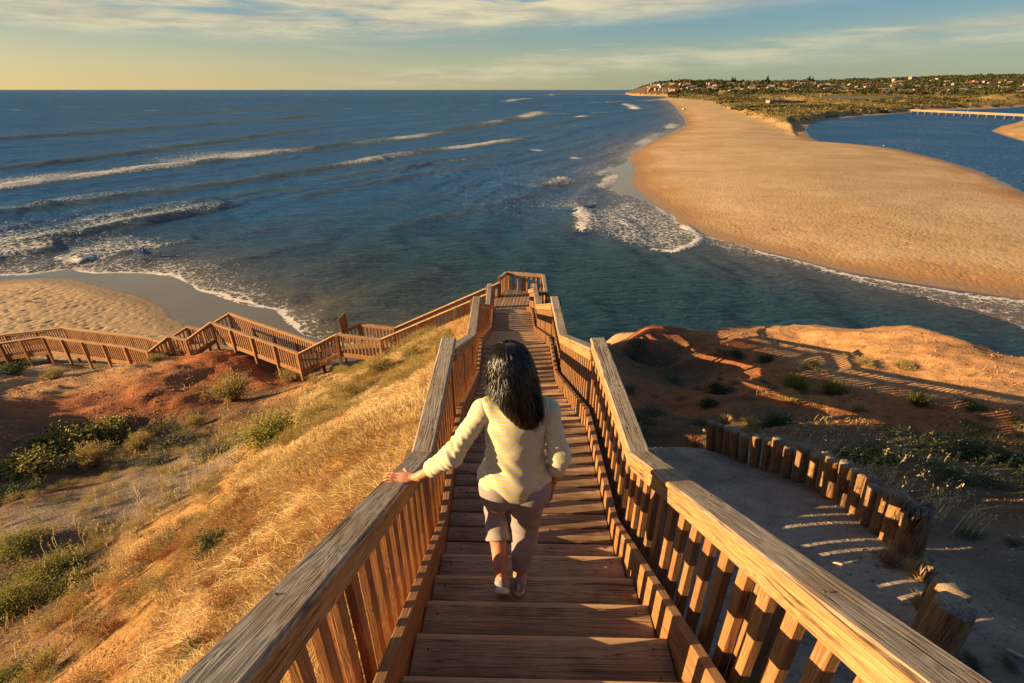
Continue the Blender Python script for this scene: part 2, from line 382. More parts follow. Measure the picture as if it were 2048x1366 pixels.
gx = varx([(-60, -30, 1.0), (-30, -14, .25), (-14, -6, .12), (-6, 5, .07), (5, 14, .12), (14, 24, .2), (24, 45, .8)])
gy = varx([(-10, -2, .5), (-2, 8, .07), (8, 16, .11), (16, 24, .14), (24, 46, .7)])
X, Y = np.meshgrid(gx, gy); Z = ground_h(X, Y)
# colour: inverse distance weights over the control points, jittered
jx = X + fbm(X, Y, 2.0, 3, 77) * 1.1; jy = Y + fbm(X, Y, 2.0, 3, 78) * 1.1
wsum = np.zeros(X.shape); csum = np.zeros(X.shape + (3,))
for i in range(n_):
    w = 1 / (((jx - CX[i, 0]) ** 2 + (jy - CX[i, 1]) ** 2) + .05) ** 2.2
    wsum += w; csum += w[..., None] * CC[i]
ccol = csum / wsum[..., None]
pm = path_mask(X, Y)[..., None]; ccol = ccol * (1 - pm) + np.array((.37, .31, .26)) * pm
# bare red and gravel patches
nn = fbm(X, Y, 1.6, 4, 90)[..., None]; ccol = ccol * (1 + .22 * nn)
vor = fbm(X, Y, 3.0, 3, 95); lm = (sstep(.15, .5, vor) * (X < -2) * (Y < 12))[..., None]
ccol = ccol * (1 - .5 * lm) + np.array((.30, .15, .07)) * .5 * lm
m = Mat('headland_earth')
c = m.attr('Col', 'Color'); p = m.coord('Object')
n1 = m.noise(p, 3.2, 8, .62); n2 = m.noise(p, 26, 6, .7); v = m.n('ShaderNodeTexVoronoi'); v.inputs['Scale'].default_value = 22; m.l(p, v.inputs['Vector'])
col = m.mix(m.mr(n1, .3, .7), m.mix(1., c, (.62, .60, .60), 'MULTIPLY'), m.mix(1., c, (1.18, 1.12, 1.05), 'MULTIPLY'))
col = m.mix(m.mr(n2, .62, .74, 0, .55), col, (.09, .05, .03)); col = m.mix(m.mr(v.outputs['Distance'], .0, .16, .7, 0.), col, (.55, .42, .28))
h = m.math('ADD', m.math('MULTIPLY', n1, 1.0), m.math('MULTIPLY', n2, .35)); h = m.math('SUBTRACT', h, m.math('MULTIPLY', v.outputs['Distance'], .25))
M['earth'] = m.set(color=col, rough=.95, spec=.1, normal=m.bump(h, .9, .06))
g_ob = raw_mesh('ground', np.stack([X, Y, Z], -1).reshape(-1, 3), grid_faces(*X.shape), M['earth'], attrs={'Col': ccol.reshape(-1, 3)})
tag(g_ob, 'red earth, dry grass and gravel headland the stairs run down', kind='structure')
# ------------------------------------------------------------------ the wooden staircase
def W3(x, y, D): return Vector((x, y, H0 - D))
BAL_W, BAL_T, BAL_L = .058, .04, .86
def bal(root, x, y, ztop, along, L=BAL_L, mat=None, tilt=None, name='baluster', w=BAL_W, t=BAL_T):
    """upright picket; local X runs down its length"""
    me = box_mesh(L, w, t, .003, name)
    al = Vector((along[0], along[1], 0)).normalized()
    z = Vector((0, 0, -1)); side = z.cross(al)          # thin direction is across the fence
    if tilt: z = (z + al * tilt).normalized(); al = (al - z * al.dot(z)).normalized(); side = z.cross(al)
    mt = Matrix((z, al, side)).transposed().to_4x4(); mt.translation = Vector((x, y, ztop)) + z * (L / 2)
    return mobj(name, me, mat or M['baluster'], root, mt)
def fence(root, a, b, outward, deck_drop=.82, posts=(), post_len=None, pitch=.141, mats=('rail', 'baluster'), capw=.148, caph=.042, subh=.095, inset=.14,
          bottom=True, pstep=1.25, L=BAL_L, seed=0, cap_ext=.0, balusters=True, post_bottom=None, far=False):
    """hand rail from a to b (centres of its top), balusters below on the outer side; outward = unit vector across the fence, away from the deck"""
    a = Vector(a); b = Vector(b); d = b - a; hd = Vector((d.x, d.y, 0)); n = Vector((outward[0], outward[1], 0)).normalized()
    rr = random.Random(seed + int(abs(a.x * 37 + a.y * 91)))
    board('handrail', a - Vector((0, 0, caph / 2)), b - Vector((0, 0, caph / 2)), capw, caph, M[mats[0]], root, bev=.012 if not far else .006, ext=cap_ext)
    s = d.normalized() * .004
    board('rail_bearer', a - n * .012 - Vector((0, 0, caph + subh / 2 + .002)) + s, b - n * .012 - Vector((0, 0, caph + subh / 2 + .002)) - s, capw - .052, subh, M[mats[0]], root, bev=.008)
    Lh = hd.length; nb = max(1, int(Lh / pitch))
    off = n * (.012)
    if balusters:
        for i in range(nb):
            f = (i + .5) / nb; p = a + d * f + off
            bal(root, p.x, p.y, p.z - caph - subh - .004 + rr.uniform(-.002, 0), hd, L=L, mat=M[mats[1]], tilt=rr.uniform(-.008, .008))
    return nb
def post(root, x, y, ztop, zbot, along, w=.095, mat='baluster', name='post'):
    L = ztop - zbot; L = round(L * 20) / 20
    return bal(root, x, y, ztop, along, L=max(L, .1), mat=M[mat], name=name, w=w, t=w)

stair = empty('wooden_staircase', 'long weathered timber staircase with slatted railings descending the headland to a railed lookout', 'staircase', loc=(xc(0), 0, H0 - 1.6))
tread_i = 0
def tread(Yf, D, g, name='tread', yaw=-.022):
    """one tread: front edge (far side) at Yf, top at D, made of two planks"""
    c = xc(Yf - g / 2); w2 = (g + .012) / 2
    for k in range(1 if g < .3 else 1):
        me = box_mesh(2 * DW - .012, g + .02, .045, .006, 'tread')
        mt = Matrix.Translation((c, Yf - (g + .02) / 2, H0 - D - .0225)) @ Matrix.Rotation(yaw, 4, 'Z') @ Matrix.Rotation(random.uniform(-.004, .004), 4, 'Y')
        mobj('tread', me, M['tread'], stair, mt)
def flight(Y0, D0, n, g, r, up=False):
    """up: treads climb towards the camera from the nosing at Y0; else they go down from the landing edge at Y0"""
    for k in range(n):
        if up: tread(Y0 - k * g, D0 - k * r, g)
        else: tread(Y0 + (k + 1) * g, D0 + (k + 1) * r, g)
def planks(Ya, Yb, D, w, root=None):
    n = round((Yb - Ya) / w); w = (Yb - Ya) / n
    me = box_mesh(2 * DW - .012, w - .011, .04, .004, 'landing_plank')
    for k in range(n):
        y = Ya + (k + .5) * w
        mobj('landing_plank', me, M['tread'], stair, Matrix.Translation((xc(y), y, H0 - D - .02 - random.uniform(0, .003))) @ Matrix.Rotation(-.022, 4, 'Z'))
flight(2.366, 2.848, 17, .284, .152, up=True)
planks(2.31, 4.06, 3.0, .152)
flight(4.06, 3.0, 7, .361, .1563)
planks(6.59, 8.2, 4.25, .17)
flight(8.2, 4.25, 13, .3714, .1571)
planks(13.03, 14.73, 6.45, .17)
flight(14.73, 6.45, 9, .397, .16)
def stringer(Ya, Da, Yb, Db, top=.14, depth=.34):
    for s in (-1, 1):
        n = 1 if abs(Yb - Ya) < 3 else 1
        a = W3(xc(Ya) + s * (DW + .026), Ya, Da - top + depth / 2); b = W3(xc(Yb) + s * (DW + .026), Yb, Db - top + depth / 2)
        board('stringer', a, b, .05, depth, M['stringer'], stair, bev=.005)
SA_ = .152 / .284
stringer(-1.8, 2.848 - (2.366 + 1.8) * SA_, 2.64, 2.848 + (2.64 - 2.366) * SA_)
stringer(2.648, 3.0, 4.06, 3.0, top=.13)
sl = .1563 / .361; stringer(4.07, 3.0, 6.95, 4.25 - .0)
stringer(6.96, 4.25, 8.2, 4.25, top=.13)
stringer(8.21, 4.25, 13.4, 6.45 - .0)
stringer(13.41, 6.45, 14.73, 6.45, top=.13)
stringer(14.74, 6.45, 18.66, 8.05)
# hand rails, left and right
segs = [(-1.6, 2.18 - 4.24 * SA_, 2.64, 2.18), (2.645, 2.18, 4.38, 2.18), (4.39, 2.31, 7.12, 3.50), (7.13, 3.50, 8.78, 3.50), (8.79, 3.65, 13.5, 5.65), (13.51, 5.65, 15.3, 5.65), (15.31, 5.83, 18.75, 7.2)]
for s in (-1, 1):
    for i, (ya, da, yb, db) in enumerate(segs):
        a = W3(xc(ya) + s * hg(ya), ya, da); b = W3(xc(yb) + s * hg(yb), yb, db)
        fence(stair, a, b, (s, 0, 0), seed=i * 2 + (s > 0), cap_ext=-.002)
        # posts: where rails meet and about every metre and a half
        L = yb - ya; n = max(1, round(L / 1.45))
        for k in range(n + 1):
            if k == n and i in (0, 2, 4, 6): continue
            y = ya + L * k / n + (.05 if k == 0 else -.05 if k == n else 0); D = da + (db - da) * (y - ya) / L
            px_ = xc(y) + s * (hg(y) + .012 + BAL_T / 2 + .052)
            if i == 0 and y < -1.2: continue
            zb = min(H0 - deckD(y) - .4, float(ground_h(np.array([px_]), np.array([y]))[0]) - .1)
            post(stair, px_, y, H0 - D - .045 - .02, max(zb, H0 - deckD(y) - 2.6), (0, 1))
# lookout deck
HD = 8.05; HR = 7.2
for k in range(15):
    x0 = -.78 + k * .148
    y0, y1 = 18.6, 21.05
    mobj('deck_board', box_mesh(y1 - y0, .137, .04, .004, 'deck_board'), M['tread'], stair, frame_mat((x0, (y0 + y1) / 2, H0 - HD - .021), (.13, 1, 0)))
board('deck_beam', W3(-.75, 21.06, HD + .12), W3(1.55, 20.8, HD + .12), .05, .2, M['stringer'], stair)
board('deck_beam', W3(-.9, 18.55, HD + .14), W3(1.4, 18.5, HD + .14), .05, .2, M['stringer'], stair)
LK = [((-.25, 21.0), (1.37, 20.62), (0, 1)), ((1.37, 20.60), (1.36, 18.55), (1, 0)), ((-.52, 20.25), (-.27, 20.98), (-1, 0)), ((1.33, 18.52), (.78, 18.52), (0, -1))]
for i, (p, q, o) in enumerate(LK):
    fence(stair, W3(*p, HR), W3(*q, HR), o, seed=40 + i, pitch=.2 if i == 0 else .17)
for x, y in [(-.25, 21.05), (.55, 20.87), (1.42, 20.6), (1.42, 18.5), (.8, 18.48), (-.55, 20.22)]:
    post(stair, x, y, H0 - HR + (.03 if x < -.5 else -.05), H0 - HD - 2.6, (0, 1), w=.11)

# ------------------------------------------------------------------ the lower walkway
walk = empty('wooden_walkway', 'lower timber walkway with long slatted railings zigzagging down to the left beach', 'walkway', loc=(-5, 18.5, 14))
near = [(-.80, 18.95, 7.35), (-5.5, 18.5, 9.3), (-7.5, 19.0, 9.3), (-9.26, 18.94, 10.2), (-14.85, 22.19, 10.2), (-15.78, 21.46, 10.8), (-16.92, 21.85, 10.8), (-17.77, 21.35, 11.4), (-19.3, 21.9, 11.4), (-25.6, 24.2, 12.0), (-28.4, 24.4, 12.5), (-33.5, 24.6, 13.6)]
farr = [(-.52, 20.05, 7.35), (-5.14, 19.6, 9.3), (-6.8, 20.05, 9.3), (-8.75, 19.85, 10.2), (-14.5, 23.3, 10.2), (-15.67, 22.65, 10.8), (-16.6, 22.9, 10.8), (-17.74, 22.4, 11.4), (-18.96, 22.95, 11.4), (-25.4, 25.35, 12.0), (-29.1, 25.5, 12.5), (-34, 25.7, 13.6)]
stairs_seg = {0, 2, 4, 6, 9}
nbal = 0; extra = []
wb_co, wb_f = [], []
for side, pts in ((0, near), (1, farr)):
    for i in range(len(pts) - 1):
        a = W3(*pts[i]); b = W3(*pts[i + 1])
        if i in (0,): a = a
        d = (b - a).normalized()
        ov = 0.0
        o = Vector((d.y, -d.x, 0)).normalized()
        if side == 0 and o.y > 0: o = -o
        if side == 1 and o.y < 0: o = -o
        if i in (4,): o = -o if (o.y > 0) == (side == 0) else o
        if i in (1, 3, 5, 7): b = b + d * .0
        L = (Vector((b.x, b.y, 0)) - Vector((a.x, a.y, 0))).length
        nb = int(L / .16)
        parts_here = nbal + nb <= 298 if side == 0 or i < 6 else False
        kw = dict(mats=('walk', 'walk'), capw=.14, caph=.045, subh=.08, far=True, pitch=.16)
        if i in (1, 3, 5, 7, 9) : pass
        fence(walk, a, b, o, seed=60 + i + side * 20, balusters=parts_here, **kw)
        if parts_here: nbal += nb
        else:
            hd = Vector((b.x - a.x, b.y - a.y, 0)).normalized(); n = o
            for k in range(nb):
                p = a + (b - a) * ((k + .5) / nb) + o * .012; p.z -= .13
                for dz in (0, -BAL_L):
                    for su, sv in ((-1, -1), (1, -1), (1, 1), (-1, 1)):
                        q = p + hd * (su * BAL_W / 2) + n * (sv * BAL_T / 2); wb_co.append((q.x, q.y, q.z + dz))
                s0 = len(wb_co) - 8
                wb_f += [[s0 + 3, s0 + 2, s0 + 1, s0]] + [[s0 + 4, s0 + 5, s0 + 6, s0 + 7]] + [[s0 + j, s0 + (j + 1) % 4, s0 + 4 + (j + 1) % 4, s0 + 4 + j] for j in range(4)]
        # beam under the balusters, posts to the ground
        board('edge_beam', a - Vector((0, 0, .98)) + o * .03, b - Vector((0, 0, .98)) + o * .03, .045, .2, M['walk'], walk)
        npst = max(1, round(L / 1.5))
        for k in range(npst + 1):
            if k == npst and i < len(pts) - 2: continue
            p = a + (b - a) * (k / npst) + o * .07; gz = float(ground_h(np.array([p.x]), np.array([p.y]))[0])
            post(walk, p.x, p.y, p.z - .06, min(max(gz - .15, p.z - 4.2), p.z - 1.25), (d.x, d.y), w=.10, mat='walk')
if wb_co:
    o_ = raw_mesh('baluster_row', wb_co, wb_f, M['walk'], smooth=False); o_.parent = walk; o_.matrix_parent_inverse = parent_inv(walk); o_['kind'] = 'stuff'
# walkway decking
pl = 0
for i in range(len(near) - 1):
    n0, n1, f0, f1 = W3(*near[i]), W3(*near[i + 1]), W3(*farr[i]), W3(*farr[i + 1])
    L = ((n1 + f1) / 2 - (n0 + f0) / 2); Lh = math.hypot(L.x, L.y)
    st = i in stairs_seg; w = .3 if st else .2; n = max(1, round(Lh / w))
    for k in range(n):
        f = (k + .5) / n; a = n0.lerp(n1, f); b = f0.lerp(f1, f); dz = .87
        a.z -= dz + (.04 if st else 0); b.z = a.z
        mobj('deck_board', box_mesh(round((b - a).length, 1) - .02, round(Lh / n - .012, 2), .04, 0, 'deck_board'), M['walk'], walk, frame_mat((a + b) / 2, b - a))
# board sign seen from behind, beside the walkway
sg = empty('sign_board', 'plain brown timber sign board seen edge-on beside the walkway landing', 'sign', loc=PD(688, 668, 10.2))
a = Vector(PD(680, 664, 9.6)); 
p0 = Vector(PD(679.5, 652, 9.35)); p1 = p0 + Vector((.16, .52, .10))
board('sign_panel', p0, p1, .03, .72, M['walk'], sg, bev=.004)
for p in (p0 + (p1 - p0) * .12, p0 + (p1 - p0) * .88): post(sg, p.x, p.y - .03, p.z + .3, p.z - 1.9, (1, 0), w=.06, mat='walk')

# ------------------------------------------------------------------ nail heads on the near rails and treads
nail_me = bpy.data.meshes.new('nail_head'); bm = bmesh.new(); bmesh.ops.create_cone(bm, segments=8, radius1=.0045, radius2=.004, depth=.003, cap_ends=True); bm.to_mesh(nail_me); bm.free()
def nail(p, nrm, sc=1.):
    q = Vector(nrm).to_track_quat('Z', 'Y').to_matrix().to_4x4(); q.translation = Vector(p)
    mobj('nail_head', nail_me, M['nail'], stair, q @ Matrix.Scale(sc, 4))
for s in (-1, 1):
    for y in (.9, 1.25, 1.7, 2.05, 2.45, 2.9, 3.5, 4.1):
        D = 2.18 if y > 2.64 else 2.18 - (2.64 - y) * SA_
        for dx in (-.035, .035): nail((xc(y) + s * hg(y) + dx, y + random.uniform(-.02, .02), H0 - D + .0012), (0, SA_ if y < 2.64 else 0, 1), 1.2)
for k in range(6):
    Yf = 2.366 - k * .284; D = 2.848 - k * .152
    for s in (-1, 1):
        for dy in (-.07, -.2): nail((xc(Yf) + s * (DW - .08), Yf + dy, H0 - D + .003), (0, 0, 1), 1.3)
for k in range(11):
    y = 2.39 + k * .152
    for x in (-.5, .16, .55): nail((xc(y) + x, y + random.uniform(-.03, .03), H0 - 3.0 + .0008), (0, 0, 1), 1.5)

# ------------------------------------------------------------------ log retaining wall on the right
wall = empty('log_retaining_wall', 'curved row of upright weathered round logs holding the bank beside the gravel path', 'retaining wall', loc=(3.4, 4.5, H0 - 4.3))
def log(x, y, zt, L, r, seed, lean=(0, 0), broken=False):
    rr = random.Random(seed); ns = 24; rings = [0, .02, .25, .5, .75, .96, .985, 1.0]
    co = []; fa = []
    lob = [rr.uniform(-.06, .06) for _ in range(4)]; ph = [rr.uniform(0, 6.3) for _ in range(4)]
    for k, t in enumerate(rings):
        for j in range(ns):
            a = 2 * math.pi * j / ns; rad = r * (1 + sum(lob[q] * math.sin((q + 1) * a + ph[q]) for q in range(4)) * .7) * (1 - .06 * t)
            if k >= len(rings) - 2: rad *= .93 if k == len(rings) - 1 else .98
            groove = .03 * r * (math.sin(5 * a + ph[0]) > .9); rad -= groove
            z = -L + L * t + (rr.uniform(-.006, .006) + (rr.uniform(-.12, .05) if broken else 0) if k >= len(rings) - 2 else 0)
            co.append((rad * math.cos(a) + lean[0] * t, rad * math.sin(a) + lean[1] * t, z))
    for k in range(len(rings) - 1):
        for j in range(ns): fa.append([k * ns + j, k * ns + (j + 1) % ns, (k + 1) * ns + (j + 1) % ns, (k + 1) * ns + j])
    top = (len(rings) - 1) * ns; co.append((lean[0], lean[1], -.004)); fa += [[top + j, top + (j + 1) % ns, len(co) - 1] for j in range(ns)]
    # turn so the grain (local X) runs up the log
    co = [(c[2], c[0], c[1]) for c in co]
    o = raw_mesh('log', co, fa, M['log'], smooth=True)
    o.matrix_world = Matrix.Translation((x, y, zt)) @ Matrix(((0, 1, 0, 0), (0, 0, 1, 0), (1, 0, 0, 0), (0, 0, 0, 1)))
    o.parent = wall; o.matrix_parent_inverse = parent_inv(wall)
    return o
def path_pt(px, py):
    u, dy, dz = ray(px, py); D = 2.05 / (1 - .4 * dy / dz); return D * u / dz, D * dy / dz
LW = [path_pt(a, b) for a, b in ((1440, 897), (1492, 918), (1530, 934), (1570, 944), (1605, 955), (1643, 969), (1680, 988), (1712, 1006), (1745, 1032), (1780, 1060), (1815, 1092))]
lens = [0]
for i in range(len(LW) - 1): lens.append(lens[-1] + math.dist(LW[i], LW[i + 1]))
s_ = 0; k = 0
while s_ < lens[-1]:
    x = float(np.interp(s_, lens, [p[0] for p in LW])); y = float(np.interp(s_, lens, [p[1] for p in LW]))
    r = random.choice([.048, .056, .052, .062, .068, .058]); zt = H0 - (2.05 + .4 * y) + .37 + .03 * (5 - y) + random.uniform(-.03, .04)
    log(x + random.uniform(-.02, .02) - .0, y, zt, 1.15, r, 300 + k, (random.uniform(-.22, -.14), random.uniform(-.02, .02)))
    s_ += r * 2.0 + random.uniform(.0, .02); k += 1
x, y = path_pt(1838, 1112); log(x + .04, y, H0 - (2.05 + .4 * y) + .50, 1.2, .095, 401, (-.22, .0), True)
for (px, py, D, r, L, br) in [(1862, 1128, 2.72, .045, .7, True), (1880, 1170, 2.50, .045, .7, True), (1893, 1158, 2.55, .04, .6, True), (1902, 1210, 2.36, .05, .6, True), (1915, 1172, 2.05, .078, 1.1, False), (1922, 1210, 1.93, .076, 1.2, False)]:
    x, y, z = PD(px, py, D); log(x + .08, y, z, L, r, int(px), (-.10, 0), br)
# ------------------------------------------------------------------ shore lines (traced on the sea plane)
wl_left = sea_pts([(-700, 575), (-300, 560), (0, 553), (60, 551), (130, 541), (185, 548), (232, 548), (307, 549), (345, 556), (369, 568), (386, 582), (430, 592), (475, 607), (515, 618), (547, 627), (575, 650), (600, 672), (650, 692), (760, 700), (900, 705)])
dry_left = sea_pts([(-700, 590), (-300, 572), (0, 562), (90, 558), (140, 560), (200, 573), (250, 588), (290, 598), (322, 610), (338, 628), (345, 640), (370, 652), (410, 668), (470, 690)])
spit = [(1290, 202), (1312, 200), (1335, 201), (1348, 212), (1356, 222), (1368, 236), (1372, 250), (1352, 262), (1325, 274), (1290, 288), (1263, 303), (1256, 318), (1262, 330), (1262, 345), (1257, 360), (1262, 375), (1280, 388), (1292, 402), (1318, 416), (1350, 432), (1352, 442), (1372, 456), (1395, 468), (1430, 478), (1480, 490), (1520, 503), (1600, 522), (1700, 548), (1800, 566), (1900, 582), (2048, 600), (2300, 640),
        (2700, 690), (2700, 600), (2300, 480), (2048, 384), (2000, 360), (1960, 342), (1880, 318), (1800, 299), (1760, 293), (1700, 287), (1640, 283), (1622, 275), (1612, 262), (1618, 250), (1640, 243), (1680, 237), (1730, 232), (1790, 228), (1850, 222), (1925, 219.5), (1990, 217.5), (2030, 215), (2048, 213), (2300, 206), (2900, 199), (2900, 184.5), (1700, 184.5), (1320, 187.5), (1262, 186.5), (1252, 187.5), (1262, 189), (1300, 190), (1322, 191.5), (1334, 193), (1335, 195), (1318, 198.5), (1296, 201)]
spit = sea_pts(spit)
veg = sea_pts([(1333, 196), (1345, 199), (1375, 201), (1400, 203), (1425, 207.5), (1440, 214), (1455, 221), (1480, 231), (1510, 242), (1545, 256), (1575, 269), (1590, 274), (1602, 266), (1604, 256), (1618, 247), (1640, 240.5), (1680, 234.8), (1730, 230.2), (1790, 226.4), (1850, 220.5), (1925, 218), (1985, 216.2), (2025, 213.8), (2048, 211.8), (2300, 202), (2900, 195), (2900, 180.5), (1262, 180.5), (1256, 186), (1310, 189.5), (1336, 191.5)])
bank_r = sea_pts([(1982, 262), (2000, 253), (2030, 246), (2048, 240), (2200, 228), (2700, 230), (2700, 330), (2300, 320), (2100, 293), (2048, 283), (2010, 272)])
bar = sea_pts([(1210, 375), (1222, 350), (1236, 335), (1262, 325), (1290, 330), (1290, 400), (1262, 395), (1240, 384), (1222, 380)])

def sand_mat(name, base, light, pock=.0, ps=1.2, edge=False):
    m = Mat(name); p = m.coord('Object'); wet = m.attr('wet')
    n = m.noise(p, .035, 5, .6); n2 = m.noise(p, 2.2, 5, .65); n3 = m.noise(p, .4, 4, .6)
    c = m.mix(m.mr(n, .35, .65), base, light); c = m.mix(m.mr(n3, .3, .7, 0, .35), c, tuple(v * .72 for v in base))
    c = m.mix(m.mr(n2, .6, .75, 0, .5), c, tuple(v * .5 for v in base))
    if edge:
        e = m.attr('edge'); e2 = m.math('ADD', e, m.math('MULTIPLY', m.math('SUBTRACT', n, .5), 26.))
        c = m.mix(m.mr(e2, 4, 16, .75, 0., True), c, (.40, .20, .070))
        ns_ = m.noise(m.coord('Object', (.012, .05, 1)), 1., 6, .65, .6)
        c = m.mix(m.mr(ns_, .50, .62, 0, .35, True), c, tuple(v * .68 for v in base)); c = m.mix(m.mr(ns_, .34, .46, .5, 0, True), c, (.66, .47, .27))
        wr = m.noise(m.coord('Object', (.10, .30, 1)), 1., 8, .8, .3)
        c = m.mix(m.math('MULTIPLY', m.mr(wr, .60, .67, 0, .8), m.mr(e, 5, 12)), c, (.13, .075, .035))
    wj = m.mr(m.math('ADD', wet, m.math('MULTIPLY', m.math('SUBTRACT', n3, .5), .12)), .0, 1.0)
    c = m.mix(wj, c, (.115, .085, .065))
    c = m.mix(m.math('MULTIPLY', m.mr(m.math('ABSOLUTE', m.math('SUBTRACT', wet, .35)), 0, .3, 1., 0.), .5), c, (.30, .18, .085))
    v = m.n('ShaderNodeTexVoronoi'); v.inputs['Scale'].default_value = ps; m.l(p, v.inputs['Vector'])
    h = m.math('ADD', m.math('MULTIPLY', n2, .5), m.math('MULTIPLY', m.mr(v.outputs['Distance'], 0, .5), pock))
    dry = m.math('SUBTRACT', 1., wj)
    hh = m.math('MULTIPLY', h, dry)
    m.set(color=c, rough=m.mr(wj, 0, 1, .9, .17), spec=m.mr(wj, 0, 1, .15, .7), normal=m.bump(hh, 1., .14)); return m.m
M['sand'] = sand_mat('beach_sand', (.46, .31, .165), (.54, .38, .21), .5, 1.0)
M['sand2'] = sand_mat('spit_sand', (.50, .32, .15), (.60, .42, .23), .5, 1.2, True)

# ---- left beach
bx = varx([(-130, -80, .6), (-80, -22, .17), (-22, 4, .5)]); by = varx([(33, 48, .5), (48, 76, .17), (76, 84, .4)])
X, Y = np.meshgrid(bx, by)
dw, _, sw = poly_dist(X, Y, wl_left); dd, _, sd_ = poly_dist(X, Y, dry_left)
inl = -sw * dw                                  # positive inland (right of the line walking to +x)
dry = -sd_ * dd
Z = np.where(inl > 0, .02 + inl * .028, inl * .06 + .02) + np.clip(dry, 0, 30) * .03
fp = sstep(2.5, 6.5, dry + fbm(X, Y, 5, 2, 3) * 1.5)
pk = fbm(X * .7, Y, .50, 2, 61); pk2 = fbm(X, Y, 1.6, 2, 62)
Z += fp * (-.08 * sstep(.16, .5, pk) + .04 * pk2 + .02 * fbm(X, Y, .3, 2, 63))
wet = 1 - sstep(-.35, .35, dry + fbm(X, Y, 3, 2, 8) * .3)
wet = wet * 1.0 + (1 - wet) * .45 * (1 - sstep(.3, 3.5, dry))
ob = raw_mesh('beach', np.stack([X, Y, Z], -1).reshape(-1, 3), grid_faces(*X.shape), M['sand'], attrs={'wet': wet.ravel()})
tag(ob, 'footprinted sandy beach with a wet shining edge below the walkway', kind='structure')

# ---- the spit, river banks, dunes and far hills as one polar sheet
rows = np.concatenate([np.arange(700, 300, -1.6), np.arange(300, 240, -.7), np.arange(240, 205, -.4), np.arange(205, 187, -.22)])
Dr = [H0 * ray(0, r)[1] / ray(0, r)[2] for r in rows]
Dr = np.array(Dr + list(np.geomspace(Dr[-1] * 1.01, 7500, 90)))
tx = np.array([(px - 1024) / F / 1.115 for px in np.arange(1180, 2460, 3.)])   # x / y at the horizon
Yg = Dr[:, None] * np.ones_like(tx)[None]; Xg = Yg * tx[None] 
# rows keep depth y constant, columns keep x/y: widen for near rows
ds = sdist(Xg, Yg, spit); dv = sdist(Xg, Yg, veg); db = sdist(Xg, Yg, bank_r); dbar = sdist(Xg, Yg, bar)
# hold polygons to sane depth: land never starts nearer than the estuary mouth
def hill(X, Y):
    a = X / np.maximum(Y, 1)
    t = np.interp(a, [.20, .235, .26, .30, .40, .55, .75, .95, 1.3], [0, .75, .97, 1, .96, .93, .97, 1.0, 1.02])
    top = np.interp(a, [.2, .24, .28, .4, .55, .70, .85, 1.0], [40, 52, 50, 50, 62, 80, 94, 98])
    y0 = np.interp(a, [.2, .30, .4, .6, 1.0], [2350, 2150, 1800, 1500, 1350]); y1 = np.interp(a, [.2, .3, .4, .6, 1.], [2700, 2600, 2900, 3600, 3700])
    return t * top * sstep(y0, y1, Y)
river_edge = sea_pts([(1618, 262), (1618, 250), (1640, 243), (1680, 237), (1730, 232), (1790, 228), (1850, 222), (1925, 219.5), (1990, 217.5), (2030, 215)])
def far_h(X, Y, ds=None, dv=None, db=None):
    if ds is None: ds = sdist(X, Y, spit); dv = sdist(X, Y, veg); db = sdist(X, Y, bank_r)
    z = np.where(ds > 0, 1.9 * (1 - np.exp(-ds / 26)) + .004, ds * .09 - (.3 + .0007 * Y) * sstep(0, -3, ds))
    dv = dv + fbm(X, Y, 22, 3, 91) * 5 + fbm(X, Y, 6, 2, 92) * 1.5
    z = z + sstep(3, 20, ds) * (fbm(X, Y, 30, 3, 14) * .35)
    k = sstep(0, 1, dv / (7 + .006 * Y + 9 * sstep(650, 380, Y) * sstep(.58, .50, X / np.maximum(Y, 1))))
    # scrub-topped dunes behind a sand scarp
    z = z + k * (2.6 + 3.0 * sstep(8, 90, dv) + 3.5 * sstep(60, 420, dv) * (1 - .7 * sstep(900, 1500, Y)))
    rd, _, _ = poly_dist(X, Y, river_edge); z = z + k * 2.4 * np.exp(-rd / 55) * sstep(0, 14, rd)
    roll = fbm(X, Y * .55, 65, 4, 33); z = z + sstep(15, 140, dv) * roll * np.interp(Y, [300, 900, 1600, 4000], [5.0, 14, 9, 10])
    z = z + hill(X, Y)
    zb = np.where(db > 0, 7.5 * sstep(0, 40, db) + .6 * (1 - np.exp(-db / 5)), db * .2)
    return np.maximum(z, zb)
Zg = far_h(Xg, Yg, ds, dv, db)
Zg = np.maximum(Zg, np.where(dbar > -2, .03 + .02 * np.clip(dbar, -2, 3), -9))
Zg = Zg + np.where((ds > 5) & (dv < -3), (-.12 * sstep(.12, .5, fbm(Xg * .6, Yg, 1.3, 2, 71)) ) * sstep(150, 80, Yg) * .6, 0)
wetj = ds + fbm(Xg, Yg, 12, 2, 4) * 1.2
seaside = sstep(0, 1, (1 - sstep(.0, .1, Xg / Yg - .42 + .0 * Yg)) + (Yg < 170))
wet = (1 - sstep(-.5, 1.2, wetj)) * .9 + .4 * (1 - sstep(1, 7, wetj))
wet = np.where(dv > -2, 0, wet); wet = np.where(Yg > 1500, 0, wet); wet = np.where((Xg > 250) & (Yg < 600) & (db > -6), .6 * (1 - sstep(0, 3, db)), wet); wet = np.where((dbar > -1.5) & (ds < .8), np.maximum(wet, .95), wet)
